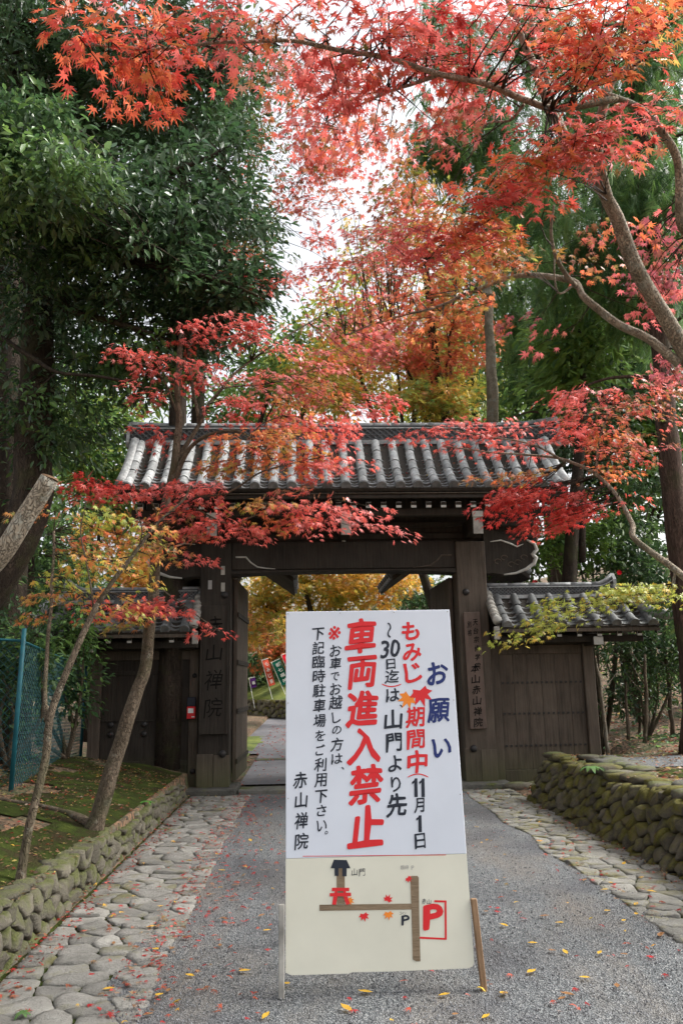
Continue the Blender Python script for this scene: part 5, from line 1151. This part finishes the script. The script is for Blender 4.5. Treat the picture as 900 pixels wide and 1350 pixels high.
shrub('camellia_bush', 'dark glossy camellia right of the main roof end behind the red sprays', 790, 950, 14., [(770, 600, 14, 70, 60, .8, 90, p_dk), (830, 650, 14, 70, 60, .8, 90, p_dk2), (780, 540, 14.2, 60, 40, .7, 50, p_dk), (830, 730, 13.6, 60, 50, .6, 60, p_dk2)], .13, T_BRD, M_EVG, .3, 22, 6)
shrub('evergreen_shrub', 'dark leafy shrub behind the corner of the right side gate roof', 850, 950, 13.6, [(840, 860, 13.6, 60, 50, .7, 70, p_dk2), (890, 850, 13.2, 50, 60, .7, 60, p_dk2), (870, 780, 13.8, 50, 50, .6, 50, p_dk), (830, 920, 13.8, 50, 30, .6, 25, p_dk2)], .1, T_BRD, M_EVG, .28, 22, 5)
shrub('evergreen_shrub', 'wide green thicket behind the curled end of the right side gate ridge', 840, 930, 15.5, [(850, 760, 15.5, 90, 70, .8, 110, p_dk2), (800, 830, 15.5, 60, 60, .8, 60, p_dk2), (890, 880, 15.5, 60, 60, .8, 60, p_dk2), (800, 700, 15.5, 60, 40, .8, 50, p_lg)], .12, T_BRD, M_FOL, .32, 22, 5)
shrub('evergreen_shrub', 'leafy shrub beside the thick cedar trunk at the right edge', 925, 980, 11., [(900, 650, 10.8, 30, 60, .5, 25, p_dk), (905, 790, 10.8, 40, 60, .5, 35, p_dk2), (900, 540, 11, 30, 60, .5, 25, p_dk2)], .1, T_BRD, M_EVG, .26, 20, 3)
shrub('evergreen_shrub', 'leafy green bush behind the left mesh fence near the side gate', 90, 980, 11., [(85, 900, 11, 40, 60, .5, 50, p_dk2), (60, 840, 11.3, 50, 60, .6, 50, p_dk2), (100, 840, 11, 30, 50, .4, 30, [(3, LG), (2, MG)]), (20, 930, 10.4, 40, 70, .5, 45, p_dk2)], .09, T_BRD, M_FOL, .24, 20, 5)
shrub('evergreen_shrub', 'dark shrub low behind the teal fence at the far left', 10, 1000, 9.6, [(45, 860, 9.3, 40, 60, .4, 40, p_dk2), (0, 880, 9.6, 40, 90, .5, 60, p_dk), (-60, 850, 9.6, 60, 120, .6, 60, p_dk2)], .09, T_BRD, M_FOL, .24, 20, 4)
shrub('evergreen_shrub', 'shrub hanging over the outer end of the left side gate roof', 130, 950, 12.9, [(120, 830, 12.9, 30, 40, .3, 22, p_dk2), (90, 790, 13, 40, 40, .4, 25, p_dk2), (60, 720, 13., 50, 60, .5, 40, p_dk2)], .09, T_BRD, M_FOL, .2, 18, 3)
# slim saplings on the right slope
for i, (x0, y0, x1, y1, Y, r, lb) in enumerate([(717 + 85, 990, 785, 868, 12.6, .035, 'pale sapling leaning against the outer post of the right side gate'), (829, 985, 826, 900, 13., .03, 'thin brown sapling second from the right side gate'), (845, 985, 842, 905, 14., .03, 'slim sapling close beside the tall bare one'), (851, 985, 849, 862, 12.4, .035, 'straight mossy sapling standing tallest on the right slope'), (885, 960, 872, 790, 13.5, .04, 'crooked sapling nearest the cedar trunk on the slope'), (905, 960, 893, 850, 12.8, .03, 'sapling hidden half behind the cedar trunk')]):
    a = P(x0, y0, Y); a = Vector((a.x, Y, hgt(a.x, Y))); b = P(x1, y1, Y)
    t = Tree('sapling', lb, 'sapling', a, M_PBARK if i in (0,) else M_BARK); t.limb([a, a.lerp(b, .5)+Vector((R.uniform(-.05, .05), 0, 0)), b], r, r*.6, 'trunk', 7, wob=.03)
    for k in range(3): p = a.lerp(b, .5+.15*k); t.limb([p, p+Vector((R.uniform(-.4, .4), .1, .35))], r*.3, r*.1, 'branch', 4)
for x, y, Y in ((815, 755, 13.4), (704, 768, 13.)):
    p = P(x, y, Y-.7); mb = MB()
    for k in range(7): q = k*.9; mb.add([(0, 0, 0), (.035*math.cos(q), -.02, .035*math.sin(q)), (.045*math.cos(q+.4), -.03, .045*math.sin(q+.4)), (.035*math.cos(q+.8), -.02, .035*math.sin(q+.8))], [(0, 1, 2, 3)])
    o = mb.build('camellia_flower', M_BAN[3], M=locm(*p)); tag(o, 'small red camellia bloom above the curled ridge end' if x > 800 else 'small red camellia bloom beside the carved beam nose', 'flower')
# broad leaved plant on the right wall
def tuft(label, x, y, z, n, L, wdt, col, name='fern_plant'):
    g = G(x, y, z); t = empty(name, g, label=label, cat='plant')
    for i in range(n):
        az = i*6.28/n+R.uniform(-.3, .3); l = L*R.uniform(.7, 1.1); d = Vector((math.cos(az), math.sin(az), 0)); s_ = Vector((-d.y, d.x, 0)); vs = []
        for k in range(6): u = k/5; c = d*l*u+Vector((0, 0, l*(.5*u-.75*u*u)+.02)); w2 = wdt*math.sin(math.pi*min(1, u*.85+.12)); vs += [c-s_*w2, c+s_*w2+Vector((0, 0, .0))]
        me = MB().add(vs, [(2*k, 2*k+1, 2*k+3, 2*k+2) for k in range(5)]).mesh('leaf', M_FOL, True); a = me.attributes.new('col', 'FLOAT_COLOR', 'POINT')
        a.data.foreach_set('color', [c for _ in vs for c in (*[q*R.uniform(.8, 1.2) for q in col], 1)]); link('leaf', me, t)
    return t
tuft('leafy green plant growing on top of the right mossy wall', 779, 1015, .56, 9, .16, .026, (.1, .2, .06)); tuft('little green weed on the rim of the left moss mound', 192, 1060, .27, 6, .12, .02, (.1, .28, .05)); tuft('tiny green weed between the paving stones at the lower left', 30, 1342, .01, 6, .05, .01, (.08, .16, .05))

# ------------------------------------------------------------------ ground cover and fallen leaves
def scatter(n, xr, yr, keep=None):
    out = []
    while len(out) < n:
        x, y = R.uniform(*xr), R.uniform(*yr)
        if keep is None or keep(x, y): out.append((x, y))
    return out
def ground_leaves(name, pts, z, T, size, pal, lift=.012, flat=.25, **kw):
    n = len(pts); pos = np.array([(x, y, z(x, y)+lift) for x, y in pts]); az = NR.uniform(0, 6.28, n); tip = np.stack([np.cos(az), np.sin(az), NR.normal(0, .1, n)], 1); nrm = np.stack([NR.normal(0, flat, n), NR.normal(0, flat, n), np.ones(n)], 1)
    return pos, tip, nrm, size*NR.uniform(.6, 1.3, n), pick(pal, n, .2)
p_fall = [(3, (.4, .03, .03)), (2, (.45, .09, .05)), (2, (.3, .1, .05)), (1, YEL), (2, (.32, .2, .1))]; p_litt = [(3, (.2, .11, .06)), (2, (.28, .17, .09)), (2, (.12, .07, .04)), (1, (.35, .07, .04)), (1, (.45, .33, .1))]
Z0 = lambda x, y: .012
L = cat_([ground_leaves('', scatter(300, (WL, -.4), (3.5, 11.4), lambda x, y: R.random() < .5+.5*noise.noise(Vector((x*2, y*.8, 0)))), Z0, T_MAP, .035, p_fall),
  ground_leaves('', scatter(420, (-.95, -.2), (4, 11.4), lambda x, y: R.random() < (1-(x+.95)/.8)), Z0, T_MAP, .03, [(3, (.4, .03, .03)), (2, (.42, .09, .05)), (1, (.35, .2, .1))]),
  ground_leaves('', scatter(260, (-.4, 2.2), (3.6, 11.4)), Z0, T_MAP, .028, p_fall), ground_leaves('', scatter(140, (2.05, 2.7), (4.5, 11.4)), Z0, T_MAP, .032, p_fall),
  ground_leaves('', scatter(260, (-1.1, 2.2), (10, 16)), Z0, T_MAP, .03, p_fall), ground_leaves('', scatter(700, (-1.2, 2.2), (16, 30)), Z0, T_MAP, .05, [(3, (.4, .06, .05)), (2, (.4, .15, .08))]),
  ground_leaves('', scatter(420, (-3.8, WL), (4.3, 11)), hgt, T_MAP, .028, p_fall, .025)])
L2 = [ground_leaves('', scatter(4200, (-4.2, WL), (4.3, 11.2), lambda x, y: noise.noise(Vector((x*1.5, y*1.5, 4))) > -.1), hgt, T_SML, .035, p_litt, .025, .5), ground_leaves('', scatter(500, (WL+.02, WL+.22), (3.5, 11.2)), Z0, T_SML, .03, [(3, (.4, .04, .03)), (2, (.2, .1, .06))], .01, .5), ground_leaves('', scatter(500, (-.98, -.7), (4, 11.4)), Z0, T_SML, .025, [(3, (.4, .05, .04)), (2, (.25, .14, .09))], .008, .4), ground_leaves('', scatter(300, (WR-.2, WR), (4.6, 10.4)), Z0, T_SML, .03, p_litt, .01, .5)]
tag(link('leaf_drift', leaf_mesh('leaf_drift', T_SML, *cat_(L2), M_LEAF)), kind='stuff')
def roofz(x, y): s_ = (y-(GY+EY))/(RY-EY); return roof_pt(s_).z+.06
L3 = ground_leaves('', scatter(260, (GX-3., GX+3.), (GY+EY+.03, GY+RY-.05)), roofz, T_MAPF, .03, p_fall, .02, .4)
tag(link('roof_leaves', leaf_mesh('roof_leaves', T_MAPF, *L3, M_LEAF)), kind='stuff')
e0 = bpy.data.objects.new('fallen_leaves', leaf_mesh('fallen_leaves', T_MAPF, *L, M_LEAF)); C.objects.link(e0); tag(e0, kind='stuff')
L = cat_([ground_leaves('', scatter(5000, (WR+.15, 9), (7, 20), lambda x, y: not (8.7 < y < 9.9 and R.random() < .85)), hgt, T_SML, .07, p_litt, .02, .5), ground_leaves('', scatter(2500, (-7, -2.7), (5, 14), lambda x, y: x < -2.7-.1*(y-4)), hgt, T_SML, .06, p_litt, .02, .5), ground_leaves('', scatter(1200, (WR+.1, 5), (4.5, 10.3)), hgt, T_SML, .05, p_litt, .03, .5), ground_leaves('', scatter(2500, (4, 16), (16, 34)), hgt, T_SML, .14, p_litt, .03, .5)])
tag(link('leaf_litter', leaf_mesh('leaf_litter', T_SML, *L, M_LEAF)), kind='stuff')
L = cat_([ground_leaves('', scatter(900, (5.5, 12), (11, 24)), hgt, T_BRD, .12, p_dk2, .1, .6), ground_leaves('', scatter(700, (-8, -3.2), (8, 15)), hgt, T_BRD, .11, p_dk2, .08, .6), ground_leaves('', scatter(500, (4.6, 8), (10.4, 14)), hgt, T_BRD, .1, p_dk2, .08, .7)])
tag(link('undergrowth', leaf_mesh('undergrowth', T_BRD, *L, M_FOL)), kind='stuff')
# the leaves on the gravel that show largest, one by one
red_px = [(246, 1012+150, 0)]
lp = [(210, 1316, 1), (482, 1312, 1), (585, 1316, 1), (457, 1334, 2), (467, 1338, 0), (664, 1223, 1), (702, 1247, 1), (664, 1314, 1), (737, 1220, 1), (790, 1260, 1), (700, 1285, 1), (813, 1304, 3), (771, 1293, 1), (748, 1315, 3), (740, 1321, 3), (678, 1178, 3), (745, 1259, 1), (690, 1214, 0), (656, 1205, 0), (640, 1205, 3), (717, 1211, 3), (807, 1167, 1), (858, 1178, 1), (796, 1176, 1), (770, 1163, 3), (710, 1111, 1), (742, 1112, 0), (655, 1200, 0), (665, 1160, 3), (822, 1141, 1), (838, 1208, 1), (860, 1198, 0), (872, 1234, 3), (870, 1236, 3), (858, 1265, 0), (822, 1262, 3), (728, 1257, 3), (800, 1204, 1), (822, 1217, 1), (838, 1195, 1), (378, 1301, 1), (205, 1255, 1), (227, 1254, 3), (296, 1214, 3), (232, 1192, 1), (213, 1198, 1), (245, 1240, 0), (300, 1185, 0), (318, 1282, 3), (322, 1284, 1), (186, 1323, 0), (143, 1308, 1), (222, 1310, 3), (293, 1150, 1), (330, 1110, 1), (338, 1104, 3), (270, 1127, 0), (295, 1140, 0), (290, 1165, 0), (310, 1170, 3), (180, 1170, 0), (160, 1198, 0), (175, 1175, 0), (210, 1172, 0), (352, 1140, 0), (340, 1170, 0), (365, 1150, 3), (120, 1290, 0), (150, 1247, 3), (105, 1217, 0), (240, 1202, 0), (200, 1225, 1), (40, 1285, 0), (18, 1283, 0), (130, 1335, 0), (120, 1330, 0), (255, 1115, 0), (265, 1100, 0), (312, 1090, 3), (195, 1342, 3), (350, 1344, 1), (640, 1345, 1), (600, 1342, 3), (25, 1265, 0), (60, 1240, 0), (230, 1130, 0), (345, 1210, 3), (352, 1230, 1), (290, 1250, 3), (250, 1290, 1)]
yl = [(0, -.5, 0), (-.2, -.2, .04), (-.26, .1, .06), (-.1, .4, .04), (0, .55, .08), (.12, .38, .04), (.24, .1, .06), (.2, -.2, .04), (0, 0, .0)]; TY = (np.array(yl), np.array([(8, i, (i+1) % 8) for i in range(8)]))
kinds = {0: ('maple_leaf', T_MAP, (.5, .025, .03), 'small red maple leaf on the road', 'red leaves fallen on the road', .034), 1: ('yellow_leaf', TY, (.75, .45, .05), 'yellow oval leaf on the road', 'yellow leaves fallen on the road', .06), 2: ('brown_leaf', TY, (.6, .34, .04), 'large orange brown leaf just in front of the notice board', 'brown leaves fallen on the road', .08), 3: ('brown_leaf', TY, (.34, .17, .07), 'curled brown leaf on the road', 'brown leaves fallen on the road', .055)}
kme = {}
for k, (nm, T, c, lb, gr, sz) in kinds.items(): kme[k] = leaf_mesh(nm, T, np.zeros((1, 3)), np.array([[0, 1., 0]]), np.array([[0, 0, 1.]]), np.ones(1), np.array([c]), M_LEAF)
for x, y, k in lp:
    nm, T, c, lb, gr, sz = kinds[k]; g = G(x, y); g.z = .018 if k == 0 else .016
    s_ = sz*R.uniform(.8, 1.2); o = link(nm, kme[k], None, M=Matrix.Translation(g) @ Matrix.Rotation(R.uniform(0, 6.28), 4, 'Z') @ Matrix.Rotation(R.uniform(-.15, .15), 4, 'X') @ Matrix.Scale(s_, 4)); w_ = 'the left paving' if g.x < -.8 else ('the right paving' if g.x > 2.08 else ('gravel left of the notice board' if g.x < -.1 else ('gravel before the notice board' if g.x < .85 else 'gravel right of the notice board')))
    far_ = 'near the camera' if g.y < 4.7 else ('halfway to the gate' if g.y < 7.5 else 'towards the gate')
    if k != 2: lb = lb.replace('the road', w_)+' '+far_
    tag(o, lb, 'leaf', gr)
# loose pebbles on the gravel
pts = scatter(26000, (-1.0, 2.25), (3.6, 9.5), lambda x, y: R.random() < (4.2/y)**2 and not (x < -.85 and R.random() < .5)); n = len(pts)
v = np.array([(1, 0, 0), (0, 1, 0), (-1, 0, 0), (0, -1, 0), (0, 0, .8), (0, 0, -.5)])*.5; f = np.array([(0, 1, 4), (1, 2, 4), (2, 3, 4), (3, 0, 4)])
pos = np.array([(x, y, .006) for x, y in pts]); az = NR.uniform(0, 6.28, n); g = NR.uniform(.05, .27, (n, 1))
me = leaf_mesh('pebbles', (v, f[:, [0, 1, 2]]), pos, np.stack([np.cos(az), np.sin(az), NR.normal(0, .3, n)], 1), np.stack([NR.normal(0, .4, n), NR.normal(0, .4, n), np.ones(n)], 1), NR.uniform(.004, .012, n), g*np.array((1, 1.02, 1.07)), M_FOL)
tag(link('pebbles', me), kind='stuff')
